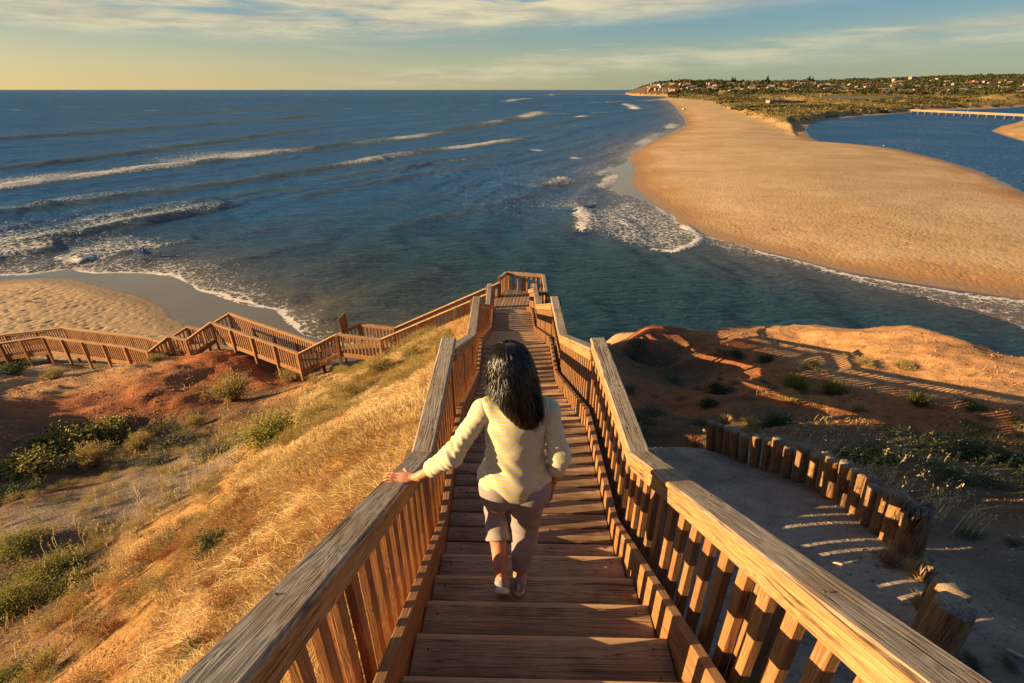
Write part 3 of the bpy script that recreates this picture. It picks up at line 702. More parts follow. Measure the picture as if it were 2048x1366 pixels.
# colours: sand, scrub, bare dune
vegm = sstep(3, 9, dv - np.where(Yg < 700, 2.5, 0)) ; scarp = (dv > -2) & (dv < 10 + .0 * Yg)
rb = fbm(Xg, Yg, 18, 4, 51); rb2 = fbm(Xg, Yg * .5, 70, 3, 53)
green = np.array((.16, .135, .045)); olive = np.array((.26, .19, .065)); bare = np.array((.50, .31, .15)); dark = np.array((.07, .065, .028))
vcol = olive + (green - olive) * sstep(-.2, .3, rb)[..., None]
vcol = vcol + (bare - vcol) * (sstep(.18, .45, rb2) * sstep(60, 200, dv) * .8)[..., None]
vcol = vcol + (dark - vcol) * (sstep(.15, .5, -rb2) * .75)[..., None]
hm = sstep(15, 30, Zg)[..., None]; vcol = vcol * (1 - hm) + (dark * 1.2) * hm
sc = (sstep(.10, .0, 0 * Xg))[..., None]
col = bare + (vcol - bare) * vegm[..., None]
cl = (1 - sstep(0, 70, sdist(Xg, Yg, veg)))[..., None] * (Yg > 1900)[..., None]; col = col * (1 - cl) + np.array((.17, .11, .06)) * cl
isdune = (dv > -1) | (db > 8) | ((Yg > 1900) & (Xg / Yg < .33) & (Zg > 4))
cl = (isdune & (Yg > 1900) & (dv < 60))[..., None]; col = np.where(cl, np.array((.13, .085, .045)), col)
bankc = np.array((.42, .29, .14)) + (np.array((.22, .19, .07)) - np.array((.42, .29, .14))) * sstep(.05, .35, rb)[..., None]
col = np.where((db > 0)[..., None], bankc, col)
m = Mat('coast_ground'); p = m.coord('Object'); a = m.attr('Col', 'Color'); n = m.noise(p, .25, 6, .7); n2 = m.noise(p, .05, 4, .6)
c = m.mix(m.mr(n, .35, .65), m.mix(1., a, (.6, .6, .6), 'MULTIPLY'), m.mix(1., a, (1.25, 1.2, 1.1), 'MULTIPLY'))
M['coast'] = m.set(color=c, rough=.95, spec=.1, normal=m.bump(n, .8, 1.2))
co = np.stack([Xg, Yg, Zg], -1).reshape(-1, 3); fc = grid_faces(*Xg.shape)
fz = Zg.reshape(-1)[fc].max(1); keep = fz > -1.5; fc = fc[keep]
isd = isdune.reshape(-1)[fc].all(1)
def submesh(name, co, fc, mat, attrs):
    used, inv = np.unique(fc, return_inverse=True)
    return raw_mesh(name, co[used], inv.reshape(fc.shape), mat, attrs={k: v[used] for k, v in attrs.items()})
A_ = {'wet': wet.ravel(), 'edge': np.clip(ds, 0, 500).ravel(), 'Col': col.reshape(-1, 3)}
o1 = submesh('sand_spit', co, fc[~isd], M['sand2'], A_); tag(o1, 'golden sand spit curving between the sea and the river', kind='structure')
o2 = submesh('coastal_dunes', co, fc[isd], M['coast'], A_); tag(o2, 'scrub covered dunes and hills behind the spit', kind='structure')
# interpolator for placing things on the far land
def far_z(x, y): return float(far_h(np.array([[x]]), np.array([[y]]))[0, 0])
def far_hit(px, py):
    u, dy, dz = ray(px, py)
    ys = np.geomspace(150, 5500, 500); t = ys / dy; z = H0 - t * dz; g = far_h((t * u)[None], ys[None])[0]
    k = np.argmax(z < g)
    if not (z < g).any(): return None
    return float(t[k] * u), float(ys[k]), float(g[k])

# ------------------------------------------------------------------ the sea
rows = np.concatenate([np.arange(900, 700, -8.), np.arange(700, 600, -1.0), np.arange(600, 400, -.85), np.arange(400, 240, -.7), np.arange(240, 186, -.6)])
Yr = np.array([H0 * ray(0, r)[1] / ray(0, r)[2] for r in rows]); Yr = np.concatenate([Yr, np.geomspace(Yr[-1] * 1.08, 60000, 30)])
tt = np.array([(px - 1024) / F for px in np.arange(-260, 2330, 2.6)]) * 1.02
Yg = Yr[:, None] * np.ones_like(tt)[None]
fac = np.interp(Yr, [25, 60, 200, 2000, 60000], [1.25, 1.12, .97, .9, .9])
Xg = Yg * tt[None] * fac[:, None]
Zs = np.zeros_like(Xg); foam = np.zeros_like(Xg); shallow = np.zeros_like(Xg)
river = (sdist(Xg, Yg, sea_pts([(1600, 300), (1608, 215), (2900, 190), (2900, 600), (2060, 385)])) > -3)
open_ = np.where(river, 0, 1.)
# directional swell running in towards the right
nx, ny = .905, -.425
wq = fbm(Xg, Yg, 60, 3, 2) * 14 + fbm(Xg, Yg, 15, 2, 6) * 1.2
ph = (Xg * nx + Yg * ny) + wq
near = sstep(700, 260, Yg)
Zs += open_ * near * (.15 * np.sin(ph * 2 * math.pi / 13) + .12 * np.sin(ph * 2 * math.pi / 31 + .6) * sstep(60, 140, Yg) + .05 * np.sin(ph * 2 * math.pi / 6.1 + 1.7 * wq)) * (.6 + .8 * vnoise(Xg / 25, Yg / 25, 9))
Zs += open_ * sstep(200, 500, Yg) * .35 * np.sin(ph * 2 * math.pi / 45)
Zs += sstep(400, 120, Yg) * (fbm(Xg, Yg, 3.2, 3, 12) * .10)
# single breakers, traced: (points, height, list of foam along the crest, trailing foam)
BR = [
 ([(-250, 405), (0, 375), (90, 362), (170, 352), (240, 343), (320, 335), (400, 325), (480, 313), (570, 304), (640, 296), (720, 287), (800, 278), (900, 262), (990, 245), (1040, 235), (1085, 222)], 1.1, [1, 1, 1, 1, .75, .9, .9, .75, .6, .1, .75, .75, .1, .5, .8, .7], [.6, .8, .7, .5, .1, .3, .9, .9, .6, 0, 0, 0, 0, 0, 0, 0]),
 ([(60, 412), (140, 408), (220, 397), (300, 387), (380, 375), (460, 365), (560, 350), (640, 338), (700, 327), (780, 312), (850, 301), (920, 295), (990, 285), (1060, 275)], .8, [0, 0, .1, 0, 0, 0, 0, .1, .5, .8, .9, .7, .8, .0], [.5, .6, .4, .3, .1, 0, 0, 0, .1, .2, .1, 0, 0, 0]),
 ([(-200, 515), (0, 490), (70, 481), (160, 468), (240, 450), (330, 435), (400, 418), (470, 408)], .75, [.5, .4, .35, .3, .2, .1, .6, 0], [.9, .9, .8, .6, .8, .7, .4, 0]),
 ([(-100, 540), (0, 513), (60, 504), (125, 495)], .5, [.5, .4, .3, .0], [.9, .9, .8, .5]),
 ([(-60, 425), (0, 426), (60, 420), (120, 410)], .6, [.1, .1, .1, .0], [.5, .5, .5, .3]),
 ([(150, 524), (200, 515), (245, 504), (300, 495), (345, 486), (400, 478)], .35, [.3, .5, .35, .5, .6, .2], [.8, .8, .8, .6, .3, .1]),
 ([(125, 509), (150, 522), (168, 525)], .2, [.5, .9, .8], [.5, .6, .7]),
 ([(1068, 376), (1100, 368), (1137, 356)], .7, [.5, 1, .9], [.2, .2, .1]),
 ([(1148, 424), (1160, 420), (1172, 436), (1180, 455), (1182, 465)], .5, [.7, 1, .7, .9, .5], [.5, .6, .6, .5, .4]),
 ([(1195, 380), (1215, 362), (1232, 345)], .4, [1, 1, .9], [.2, .2, .1]),
 ([(1190, 358), (1225, 330), (1245, 320)], .3, [.7, .8, .9], [.4, .4, .3]),
 ([(1245, 300), (1280, 288), (1310, 270), (1320, 264)], .5, [.8, 1, 1, .9], [.2, .2, .2, .1]),
 ([(1330, 258), (1345, 250), (1352, 246)], .4, [1, 1, .6], [.2, .2, .2]),
 ([(1060, 302), (1078, 299)], .4, [1, 1], [0, 0]), ([(1145, 318), (1155, 314)], .4, [.8, .8], [0, 0]), ([(1150, 235), (1173, 232)], .5, [1, 1], [.3, .2]),
 ([(1250, 207), (1265, 212), (1280, 221)], .6, [1, 1, .9], [.5, .5, .4]), ([(1175, 205), (1215, 204), (1250, 203)], .5, [.7, .8, .8], [.3, .3, .3]),
 ([(1000, 204), (1030, 199), (1062, 196)], .7, [.8, 1, .8], [.2, .2, .2]), ([(1080, 191), (1110, 189)], .7, [.9, 1], [.5, .5]), ([(1297, 233), (1310, 232)], .3, [1, 1], [.2, .2]),
 ([(-150, 352), (60, 331), (300, 302), (520, 272), (640, 256)], .9, [0, 0, 0, 0, 0], [0, 0, 0, 0, 0]),
 ([(-100, 285), (150, 268), (400, 250), (650, 230)], 1.1, [0, 0, 0, 0], [0, 0, 0, 0]),
 ([(100, 235), (400, 225), (700, 211)], 1.2, [0, 0, 0], [0, 0, 0]),
 ([(560, 400), (700, 372), (860, 345), (1000, 322)], .5, [0, 0, 0, 0], [0, 0, 0, 0]),
 ([(620, 365), (760, 342), (900, 322), (1060, 302)], .5, [0, .1, .3, 0], [0, 0, 0, 0]),
 ([(760, 460), (900, 430), (1020, 400), (1080, 384)], .35, [0, 0, 0, 0], [0, 0, 0, 0]),
 ([(180, 445), (330, 415), (480, 390), (620, 372)], .5, [.2, .1, 0, 0], [.2, .1, 0, 0]),
 ([(1040, 262), (1120, 246), (1180, 232)], .5, [0, .0, 0], [0, 0, 0]),
 ([(300, 555), (420, 535), (560, 500), (700, 470)], .18, [0, 0, 0, 0], [.1, .05, 0, 0]),
 ([(640, 610), (740, 585), (840, 560), (900, 535)], .22, [0, 0, 0, 0], [0, 0, 0, 0]),
 ([(470, 560), (600, 540), (760, 505), (900, 470)], .2, [0, 0, 0, 0], [0, 0, 0, 0]),
 ([(500, 470), (640, 440), (780, 405), (900, 380)], .2, [0, 0, 0, 0], [0, 0, 0, 0]),
]
face = np.zeros_like(Xg)
for pts, hh, fo, tr in BR:
    P = sea_pts(pts); lo = P.min(0) - 60; hi = P.max(0) + 60
    ii = np.where((Yg[:, 0] > lo[1]) & (Yg[:, 0] < hi[1]))[0]
    if not len(ii): continue
    sl = slice(ii[0], ii[-1] + 1); x, y = Xg[sl], Yg[sl]
    wob = fbm(x, y, 9, 2, 17) * .8
    d, par, side = poly_dist(x, y, P); sd = side * d + wob        # side>0 = left of travel = seaward (behind)
    end = ((par > .02) & (par < len(P) - 1.02)).astype(float)
    endfade = np.clip(par / .3, 0, 1) * np.clip((len(P) - 1 - par) / .3, 0, 1); endfade = np.where(par <= 0, 0, endfade)
    wid = (1.6 + 2.6 * hh) * (1 + y / 260)
    prof = np.where(sd > 0, np.exp(-(sd / (wid * 1.6)) ** 2), np.exp(-(sd / (wid * .55)) ** 2)) * endfade
    hv = .75 + .5 * vnoise(x / 7, y / 7, 23)
    Zs[sl] += hh * prof * hv
    face[sl] = np.maximum(face[sl], np.where((sd < .6 * wid) & (sd > -1.6 * wid), endfade * min(1, hh * 1.2), 0) * np.exp(-((sd + .4 * wid) / wid) ** 2))
    f_ = np.interp(par, range(len(P)), fo); t_ = np.interp(par, range(len(P)), tr)
    w2 = (.6 + hh * .9) * (1 + y / 110)
    foam[sl] = np.maximum(foam[sl], f_ * endfade * np.exp(-((sd + .2 * wid) / w2) ** 2) * (.30 + .95 * sstep(.12, .6, vnoise(x / 22, y / 22, 24)) * (.75 + .35 * vnoise(x / 5, y / 5, 25))))
    foam[sl] = np.maximum(foam[sl], t_ * endfade * .78 * sstep(-1, .5, sd) * np.exp(-np.clip(sd, 0, 99) / (7 + y * .10)))
# swash along both beaches
dw, par, sw = poly_dist(Xg, Yg, wl_left); off = sw * dw; pm_ = (par > 0)
e = off + fbm(Xg, Yg, 5, 3, 27) * 1.0
leftz = (Xg < 2) & (Yg < 110)
foam = np.where(leftz, np.maximum(foam, 1.1 * np.exp(-((e - .55) / .45) ** 2)), foam)
foam = np.where(leftz, np.maximum(foam, .50 * sstep(-1, .5, off) * np.exp(-np.clip(off, 0, 99) / np.interp(Xg, [-75, -45, -30, -5], [11, 8, 4, 3.5]))), foam)
shallow = np.where(leftz, np.exp(-np.clip(off, 0, 99) / 9.), shallow)
Zs = np.where(leftz & (off < 6), Zs * sstep(-1, 6, off), Zs); Zs = np.where(leftz & (off < 0), -1.2, Zs)
dsp = -sdist(Xg, Yg, spit); spitz = (Xg > 2) & ~river
js = dsp + fbm(Xg, Yg, 8, 3, 28) * 1.6
reach = np.interp(Yg[:, 0], [60, 75, 100, 150, 250, 450, 900, 1500], [3, 3.5, 9, 12, 12, 22, 40, 60])[:, None]
foam = np.where(spitz, np.maximum(foam, .44 * np.exp(-np.clip(js, 0, 999) / reach)), foam)
foam = np.where(spitz, np.maximum(foam, .9 * np.exp(-((js - .5 - .0 * Yg) / (.5 + Yg * .003)) ** 2) * np.where(Yg < 120, 1, .5)), foam)
shallow = np.where(spitz, np.exp(-np.clip(dsp, 0, 999) / np.interp(Yg, [60, 100, 300], [7, 12, 16])), shallow)
Zs = np.where(spitz & (dsp < 12), Zs * sstep(-1, 12, dsp), Zs)
# foam over the bar off the point of the spit
P = sea_pts([(1195, 425), (1260, 400), (1345, 437), (1380, 470), (1372, 492), (1340, 500), (1270, 490), (1205, 468)])
sb = sdist(Xg, Yg, P); foam = np.maximum(foam, .50 * sstep(-5, 4, sb)); 
P2 = sea_pts([(1375, 455), (1400, 478), (1385, 492), (1350, 503), (1310, 500)]); d, par, sg_ = poly_dist(Xg, Yg, P2); foam = np.maximum(foam, 1.0 * np.exp(-(d / .9) ** 2)); Zs += .3 * np.exp(-(d / 1.6) ** 2)
P3 = sea_pts([(1400, 474), (1440, 490), (1500, 507), (1560, 515), (1600, 530), (1700, 556), (1800, 582), (1900, 610), (2048, 652), (2200, 700)]); d, par, sg_ = poly_dist(Xg, Yg, P3); foam = np.maximum(foam, .75 * np.exp(-((d + fbm(Xg, Yg, 4, 2, 44) * .8) / .38) ** 2))
between = spitz & (sg_ > 0) & (d < 14) & (Yg < 100) & (Xg > 25); foam = np.where(between, np.maximum(foam, .31), foam); shallow = np.where(between, 1., shallow)
# scattered white caps far out
far = sstep(160, 700, Yg) * open_ * (Xg / Yg < .2)
wc = fbm(Xg * .5, Yg, 26, 3, 88); foam = np.maximum(foam, far * .55 * sstep(.50, .62, wc) * .8)
foam = np.where(river, np.maximum(foam, .20 + .12 * fbm(Xg, Yg, 40, 3, 66)), foam)
foam = np.where(open_ > 0, np.maximum(foam, sstep(70, 120, Yg) * (.11 + .14 * fbm(Xg, Yg, 45, 3, 67))), foam)
olive = np.clip(face, 0, 1)
m = Mat('sea_water'); p = m.coord('Object'); fo = m.attr('foam'); sh = m.attr('shallow'); fc_ = m.attr('face'); dist = m.attr('dist')
rot = m.n('ShaderNodeMapping'); m.l(p, rot.inputs[0]); rot.inputs['Rotation'].default_value = (0, 0, math.radians(-14)); rot.inputs['Scale'].default_value = (.42, 1.15, 1.)
rp = rot.outputs[0]
b1 = m.noise(rp, 1.25, 4, .66, .5); b2 = m.noise(rp, .32, 5, .6, .3); b3 = m.noise(rp, .045, 5, .62, .2)
deep = m.mix(m.attr('green'), (.012, .088, .225), (.006, .038, .056))
c = m.mix(m.mr(b3, .35, .65), m.mix(1., deep, (.75, .8, .85), 'MULTIPLY'), deep)
c = m.mix(m.math('MULTIPLY', fc_, .55), c, (.07, .075, .022))
c = m.mix(m.math('MULTIPLY', sh, .75), c, (.19, .125, .06))
# foam: lace pattern against the amount
f1 = m.noise(p, 1.6, 6, .7, 1.0); f2 = m.noise(p, .35, 5, .65, .6)
vv = m.n('ShaderNodeTexVoronoi', feature='DISTANCE_TO_EDGE'); vv.inputs['Scale'].default_value = .85
dsp_ = m.n('ShaderNodeVectorMath', operation='ADD'); nz_ = m.n('ShaderNodeTexNoise'); nz_.inputs['Scale'].default_value = .9; nz_.inputs['Detail'].default_value = 3; m.l(p, nz_.inputs['Vector'])
sc_ = m.n('ShaderNodeVectorMath', operation='SCALE'); m.l(nz_.outputs['Color'], sc_.inputs[0]); sc_.inputs['Scale'].default_value = 1.6
m.l(p, dsp_.inputs[0]); m.l(sc_.outputs[0], dsp_.inputs[1]); m.l(dsp_.outputs[0], vv.inputs['Vector'])
lace = m.mr(vv.outputs['Distance'], .0, .22, 1., 0., True)
pat = m.math('ADD', m.math('MULTIPLY', f1, .55), m.math('ADD', m.math('MULTIPLY', f2, .25), m.math('MULTIPLY', lace, .22)))
ff = m.mr(m.math('ADD', fo, m.math('MULTIPLY', m.math('SUBTRACT', pat, .46), 2.4)), .55, .80, 0., 1., True)
ff = m.math('MULTIPLY', ff, m.mr(fo, .05, .2))
c = m.mix(ff, c, (.62, .58, .52))
bsum = m.math('ADD', m.math('MULTIPLY', b1, .46), m.math('ADD', m.math('MULTIPLY', b2, 1.05), m.math('MULTIPLY', m.math('MULTIPLY', b3, 3.2), m.mr(dist, 100, 900, .25, 1.))))
bsum = m.math('ADD', bsum, m.math('MULTIPLY', ff, .12))
calm = m.math('SUBTRACT', 1., m.math('MULTIPLY', sh, .75))
fr = m.n('ShaderNodeLayerWeight'); fr.inputs[0].default_value = .5
SEA_TAIL = True
M['sea'] = m.set(color=c, rough=m.mr(ff, 0, 1, .14, .85), spec=m.mr(ff, 0, 1, .32, .2), ior=1.33, normal=m.bump(m.math('MULTIPLY', bsum, calm), 1.0, m.mr(dist, 60, 1500, .85, 3.0)))
nrm = m.b.inputs['Normal'].links[0].from_socket
df = m.n('ShaderNodeBsdfDiffuse'); m.l(c, df.inputs[0]); m.l(nrm, df.inputs['Normal'])
gl = m.n('ShaderNodeBsdfGlossy'); gl.inputs['Color'].default_value = (.80, .90, 1.0, 1); m.l(nrm, gl.inputs['Normal']); m.put(gl.inputs['Roughness'], m.mr(ff, 0, 1, .16, .8)); m.l(nrm, fr.inputs['Normal'])
k_ = m.math('POWER', fr.outputs['Facing'], 4.0)
# a ruffled sea hides its own grazing faces, so its mirror share stays well below one
k_ = m.math('MULTIPLY', m.math('ADD', m.math('MULTIPLY', k_, .34), .03), m.math('SUBTRACT', 1., m.math('MULTIPLY', ff, .9)))
ms = m.n('ShaderNodeMixShader'); m.l(k_, ms.inputs[0]); m.l(df.outputs[0], ms.inputs[1]); m.l(gl.outputs[0], ms.inputs[2]); m.l(ms.outputs[0], m.out.inputs[0])
gr = sstep(150, 60, Yg) * sstep(-60, 0, Xg + 20) * (1 - river)
gr = np.maximum(gr, .75 * sstep(130, 70, Yg) * (1 - river))
o = raw_mesh('sea', np.stack([Xg, Yg, Zs], -1).reshape(-1, 3), grid_faces(*Xg.shape), M['sea'], attrs={'foam': np.clip(foam, 0, 1.2).ravel(), 'shallow': np.clip(shallow, 0, 1).ravel(), 'face': olive.ravel(), 'green': gr.ravel(), 'dist': np.sqrt(Xg ** 2 + Yg ** 2).ravel()})
tag(o, 'blue sea with swell lines and breaking surf, and the river mouth', kind='structure')
# ------------------------------------------------------------------ figures: one smooth surface from blended tapered capsules
def surf_nets(V, org, vx):
    """naive surface nets of the zero level of V (x,y,z grid), negative inside"""
    s = V < 0; nx_, ny_, nz_ = V.shape
    cell = np.zeros((nx_ - 1, ny_ - 1, nz_ - 1), np.int8)
    for dx in (0, 1):
        for dy in (0, 1):
            for dz in (0, 1): cell += s[dx:nx_ - 1 + dx, dy:ny_ - 1 + dy, dz:nz_ - 1 + dz]
    mix = (cell > 0) & (cell < 8); ci = np.argwhere(mix); idx = -np.ones(cell.shape, np.int32); idx[mix] = np.arange(len(ci))
    acc = np.zeros((len(ci), 3)); cnt = np.zeros(len(ci))
    cor = [(a, b, c) for a in (0, 1) for b in (0, 1) for c in (0, 1)]
    for a in cor:
        for ax in range(3):
            if a[ax]: continue
            b = list(a); b[ax] = 1
            va = V[ci[:, 0] + a[0], ci[:, 1] + a[1], ci[:, 2] + a[2]]; vb = V[ci[:, 0] + b[0], ci[:, 1] + b[1], ci[:, 2] + b[2]]
            m = (va < 0) != (vb < 0); t = np.where(m, va / np.where(m, va - vb, 1), 0)
            q = np.tile(np.array(a, float), (len(ci), 1)); q[:, ax] = t
            acc += q * m[:, None]; cnt += m
    co = (ci + acc / cnt[:, None]) * vx + org
    F_ = []
    for ax in range(3):
        o1, o2 = (ax + 1) % 3, (ax + 2) % 3
        sl0 = [slice(None)] * 3; sl1 = [slice(None)] * 3; sl0[ax] = slice(0, -1); sl1[ax] = slice(1, None)
        ed = s[tuple(sl0)] != s[tuple(sl1)]; e = np.argwhere(ed)
        ok = (e[:, o1] > 0) & (e[:, o2] > 0) & (e[:, o1] < V.shape[o1] - 1) & (e[:, o2] < V.shape[o2] - 1); e = e[ok]
        def g(d1, d2):
            k = e.copy(); k[:, o1] -= d1; k[:, o2] -= d2; return idx[k[:, 0], k[:, 1], k[:, 2]]
        q = np.stack([g(1, 1), g(0, 1), g(0, 0), g(1, 0)], 1)
        inn = s[e[:, 0], e[:, 1], e[:, 2]]; q[~inn] = q[~inn][:, ::-1]; F_.append(q)
    return co, np.concatenate(F_)
def smin(a, b, k):
    h = np.clip(.5 + .5 * (b - a) / k, 0, 1); return b + (a - b) * h - k * h * (1 - h)
def build_sdf(prims, vx, pad=.03, cuts=(), extra=None, k=.02):
    """prims: ('c', a, b, ra, rb[, k]) tapered capsule, ('e', centre, radii[, k][, rotation]) ellipsoid; cuts: (point, normal) keeps the side against the normal"""
    lo = np.full(3, 9e9); hi = -lo; bb = []
    for p in prims:
        if p[0] == 'c': a = np.array(p[1]); b = np.array(p[2]); r = max(p[3], p[4]); l, h = np.minimum(a, b) - r, np.maximum(a, b) + r
        else: c = np.array(p[1]); r = max(p[2]) if len(p) > 4 else np.array(p[2]); l, h = c - r, c + r
        bb.append((l, h)); lo = np.minimum(lo, l); hi = np.maximum(hi, h)
    org = lo - pad - vx; n = np.ceil((hi - lo + 2 * pad + 2 * vx) / vx).astype(int)
    V = np.full(n, .2, np.float32)
    for p, (l, h) in zip(prims, bb):
        i0 = np.maximum(((l - pad - .02 - org) / vx).astype(int), 0); i1 = np.minimum(((h + pad + .02 - org) / vx).astype(int) + 2, n)
        gx_, gy_, gz_ = [org[q] + vx * np.arange(i0[q], i1[q]) for q in range(3)]
        P = np.stack(np.meshgrid(gx_, gy_, gz_, indexing='ij'), -1).astype(np.float32)
        kk = k
        if p[0] == 'c':
            a = np.array(p[1]); b = np.array(p[2]); d = b - a; t = np.clip(((P - a) @ d) / max(d @ d, 1e-9), 0, 1)
            v = np.linalg.norm(P - a - t[..., None] * d, axis=-1) - (p[3] + (p[4] - p[3]) * t)
            if len(p) > 5: kk = p[5]
        else:
            q = P - np.array(p[1])
            if len(p) > 4: q = q @ np.array(p[4])
            r = np.array(p[2]); k0 = np.linalg.norm(q / r, axis=-1); k1 = np.linalg.norm(q / r ** 2, axis=-1); v = k0 * (k0 - 1) / np.maximum(k1, 1e-6)
            if len(p) > 3 and p[3]: kk = p[3]
        sl = tuple(slice(i0[q], i1[q]) for q in range(3)); V[sl] = smin(V[sl], v, kk)
    gx_, gy_, gz_ = [org[q] + vx * np.arange(n[q]) for q in range(3)]
    if extra is not None: V = extra(V, gx_[:, None, None], gy_[None, :, None], gz_[None, None, :])
    for pt, nr in cuts:
        pl = (gx_[:, None, None] - pt[0]) * nr[0] + (gy_[None, :, None] - pt[1]) * nr[1] + (gz_[None, None, :] - pt[2]) * nr[2]
        V = np.maximum(V, pl)
    V[0] = V[-1] = .2; V[:, 0] = V[:, -1] = .2; V[:, :, 0] = V[:, :, -1] = .2
    return surf_nets(V, org, vx)
def par_child(o, root):
    o.parent = root; o.matrix_parent_inverse = parent_inv(root); return o

TZ = H0 - 2.696                     # level of the tread she stands on
def J(x, y, h): return np.array((x, y, TZ + h))
j = dict(
 lhip=J(-.065, 1.99, .87), rhip=J(.095, 1.99, .87), lkn=J(-.088, 2.17, .50), rkn=J(.078, 2.07, .48), lank=J(-.062, 1.90, .20), rank=J(.040, 2.0, .105),
 ltoe=J(-.048, 1.975, .035), rtoe=J(.045, 2.17, .03), lsh=J(-.140, 1.99, 1.308), rsh=J(.176, 1.99, 1.308), lel=J(-.300, 1.915, 1.085), lwr=J(-.475, 1.965, .915),
 rel=J(.238, 1.945, 1.065), rwr=J(.222, 2.0, .87), neck=J(.02, 2.0, 1.36), head=J(.0, 2.03, 1.52))
woman = empty('person', 'woman in yellow striped top walking down the stairs, left hand on the rail', 'person', loc=tuple(J(.0, 2.0, 0)))
mk = flat('skin', (.46, .21, .12), .5, .08, 60, sub=.05)
skin = mk
def finger(base, d, ln, r, curl, up):
    """three bones bending towards -up"""
    out = []; p = np.array(base); d = np.array(d, float); d /= np.linalg.norm(d); up = np.array(up, float)
    for q, fr in enumerate((.45, .30, .25)):
        e = p + d * ln * fr; out.append(('c', tuple(p), tuple(e), r * (1 - .08 * q), r * (.93 - .1 * q), .004)); p = e
        d = d - up * curl[q]; d /= np.linalg.norm(d)
    return out
hd = j['head']
body = [('e', tuple(hd + (0, .005, .01)), (.072, .092, .105)), ('e', tuple(hd + (0, .04, -.05)), (.052, .06, .06)), ('c', tuple(hd + (0, .128 - .03, -.01)), tuple(hd + (0, .112, -.035)), .010, .014, .01),
        ('e', tuple(hd + (0, .088, -.067)), (.022, .012, .008), .006), ('e', tuple(hd + (-.028, .088, .0)), (.012, .010, .008), .004), ('e', tuple(hd + (.028, .088, .0)), (.012, .010, .008), .004),
        ('e', tuple(hd + (-.073, .005, -.01)), (.010, .018, .028), .006), ('e', tuple(hd + (.073, .005, -.01)), (.010, .018, .028), .006),
        ('c', tuple(j['neck'] - (0, 0, .04)), tuple(hd + (0, -.01, -.04)), .056, .05), ('e', tuple(J(.02, 1.99, 1.22)), (.14, .09, .17), .04), ('e', tuple(J(.015, 2.0, 1.02)), (.125, .085, .15), .04), ('e', tuple(J(.015, 1.995, .89)), (.155, .105, .12), .04),
        ('c', tuple(j['lsh']), tuple(j['lel']), .045, .036, .03), ('c', tuple(j['lel']), tuple(j['lwr']), .037, .024), ('c', tuple(j['rsh']), tuple(j['rel']), .045, .036, .03), ('c', tuple(j['rel']), tuple(j['rwr']), .037, .025),
        ('c', tuple(j['lhip']), tuple(j['lkn']), .075, .052, .03), ('c', tuple(j['rhip']), tuple(j['rkn']), .075, .052, .03)]
for s, kn, an in ((0, 'lkn', 'lank'), (1, 'rkn', 'rank')):
    a, b = j[kn], j[an]; mid = a + (b - a) * .32 + np.array((0, -.018, -.004))
    body += [('c', tuple(a), tuple(mid), .050, .056, .03), ('c', tuple(mid), tuple(b), .055, .033, .03)]
calf_mid = None
body += [('c', tuple(j['lank']), tuple(j['ltoe']), .032, .028), ('c', tuple(j['rank']), tuple(j['rtoe']), .032, .028)]
# left hand flat over the rail, fingers across and over the far edge
lw = j['lwr']; rail_z = H0 - (2.18 - (2.64 - 1.99) * SA_)
pc = np.array((-.560, 1.985, rail_z + .020))
body += [('c', tuple(lw), tuple(pc + (.045, -.005, .006)), .024, .021, .015), ('e', tuple(pc + (.01, .0, .0)), (.048, .038, .017), .012), ('c', tuple(pc + (.03, .022, .002)), tuple(pc + (-.035, .030, .0)), .014, .011, .012), ('c', tuple(pc + (.03, -.02, .0)), tuple(pc + (-.03, -.028, -.003)), .013, .011, .012)]
for q, (oy, ln, r) in enumerate(((.031, .072, .0088), (.011, .080, .0090), (-.009, .075, .0088), (-.028, .060, .0078))):
    body += finger(pc + (-.038, oy, .001), (-1, oy * 4.2, .04), ln, r, (.16, .40, .5), (0, 0, 1))
body += finger(pc + (.015, .030, -.002), (-.62, .85, -.02), .062, .0098, (.10, .2, .0), (0, 0, 1))
# right hand hanging, lightly curled
rw = j['rwr']; pr = rw + np.array((-.006, .012, -.062))
body += [('c', tuple(rw), tuple(pr + (0, 0, .03)), .024, .022, .015), ('e', tuple(pr), (.017, .036, .045), .012)]
for q, (oy, ln, r) in enumerate(((.030, .070, .0088), (.011, .078, .0090), (-.009, .073, .0088), (-.027, .058, .0078))):
    body += finger(pr + (-.002, oy, -.038), (-.10, oy * 2.5 + .15, -1), ln, r, (.25, .45, .45), (.9, 0, 0))
body += finger(pr + (-.008, .030, .012), (-.25, .75, -.75), .062, .0098, (.15, .25, 0), (.7, .3, 0))
co, fa = build_sdf(body, .0055, k=.012)
par_child(raw_mesh('body', co, fa, skin), woman)

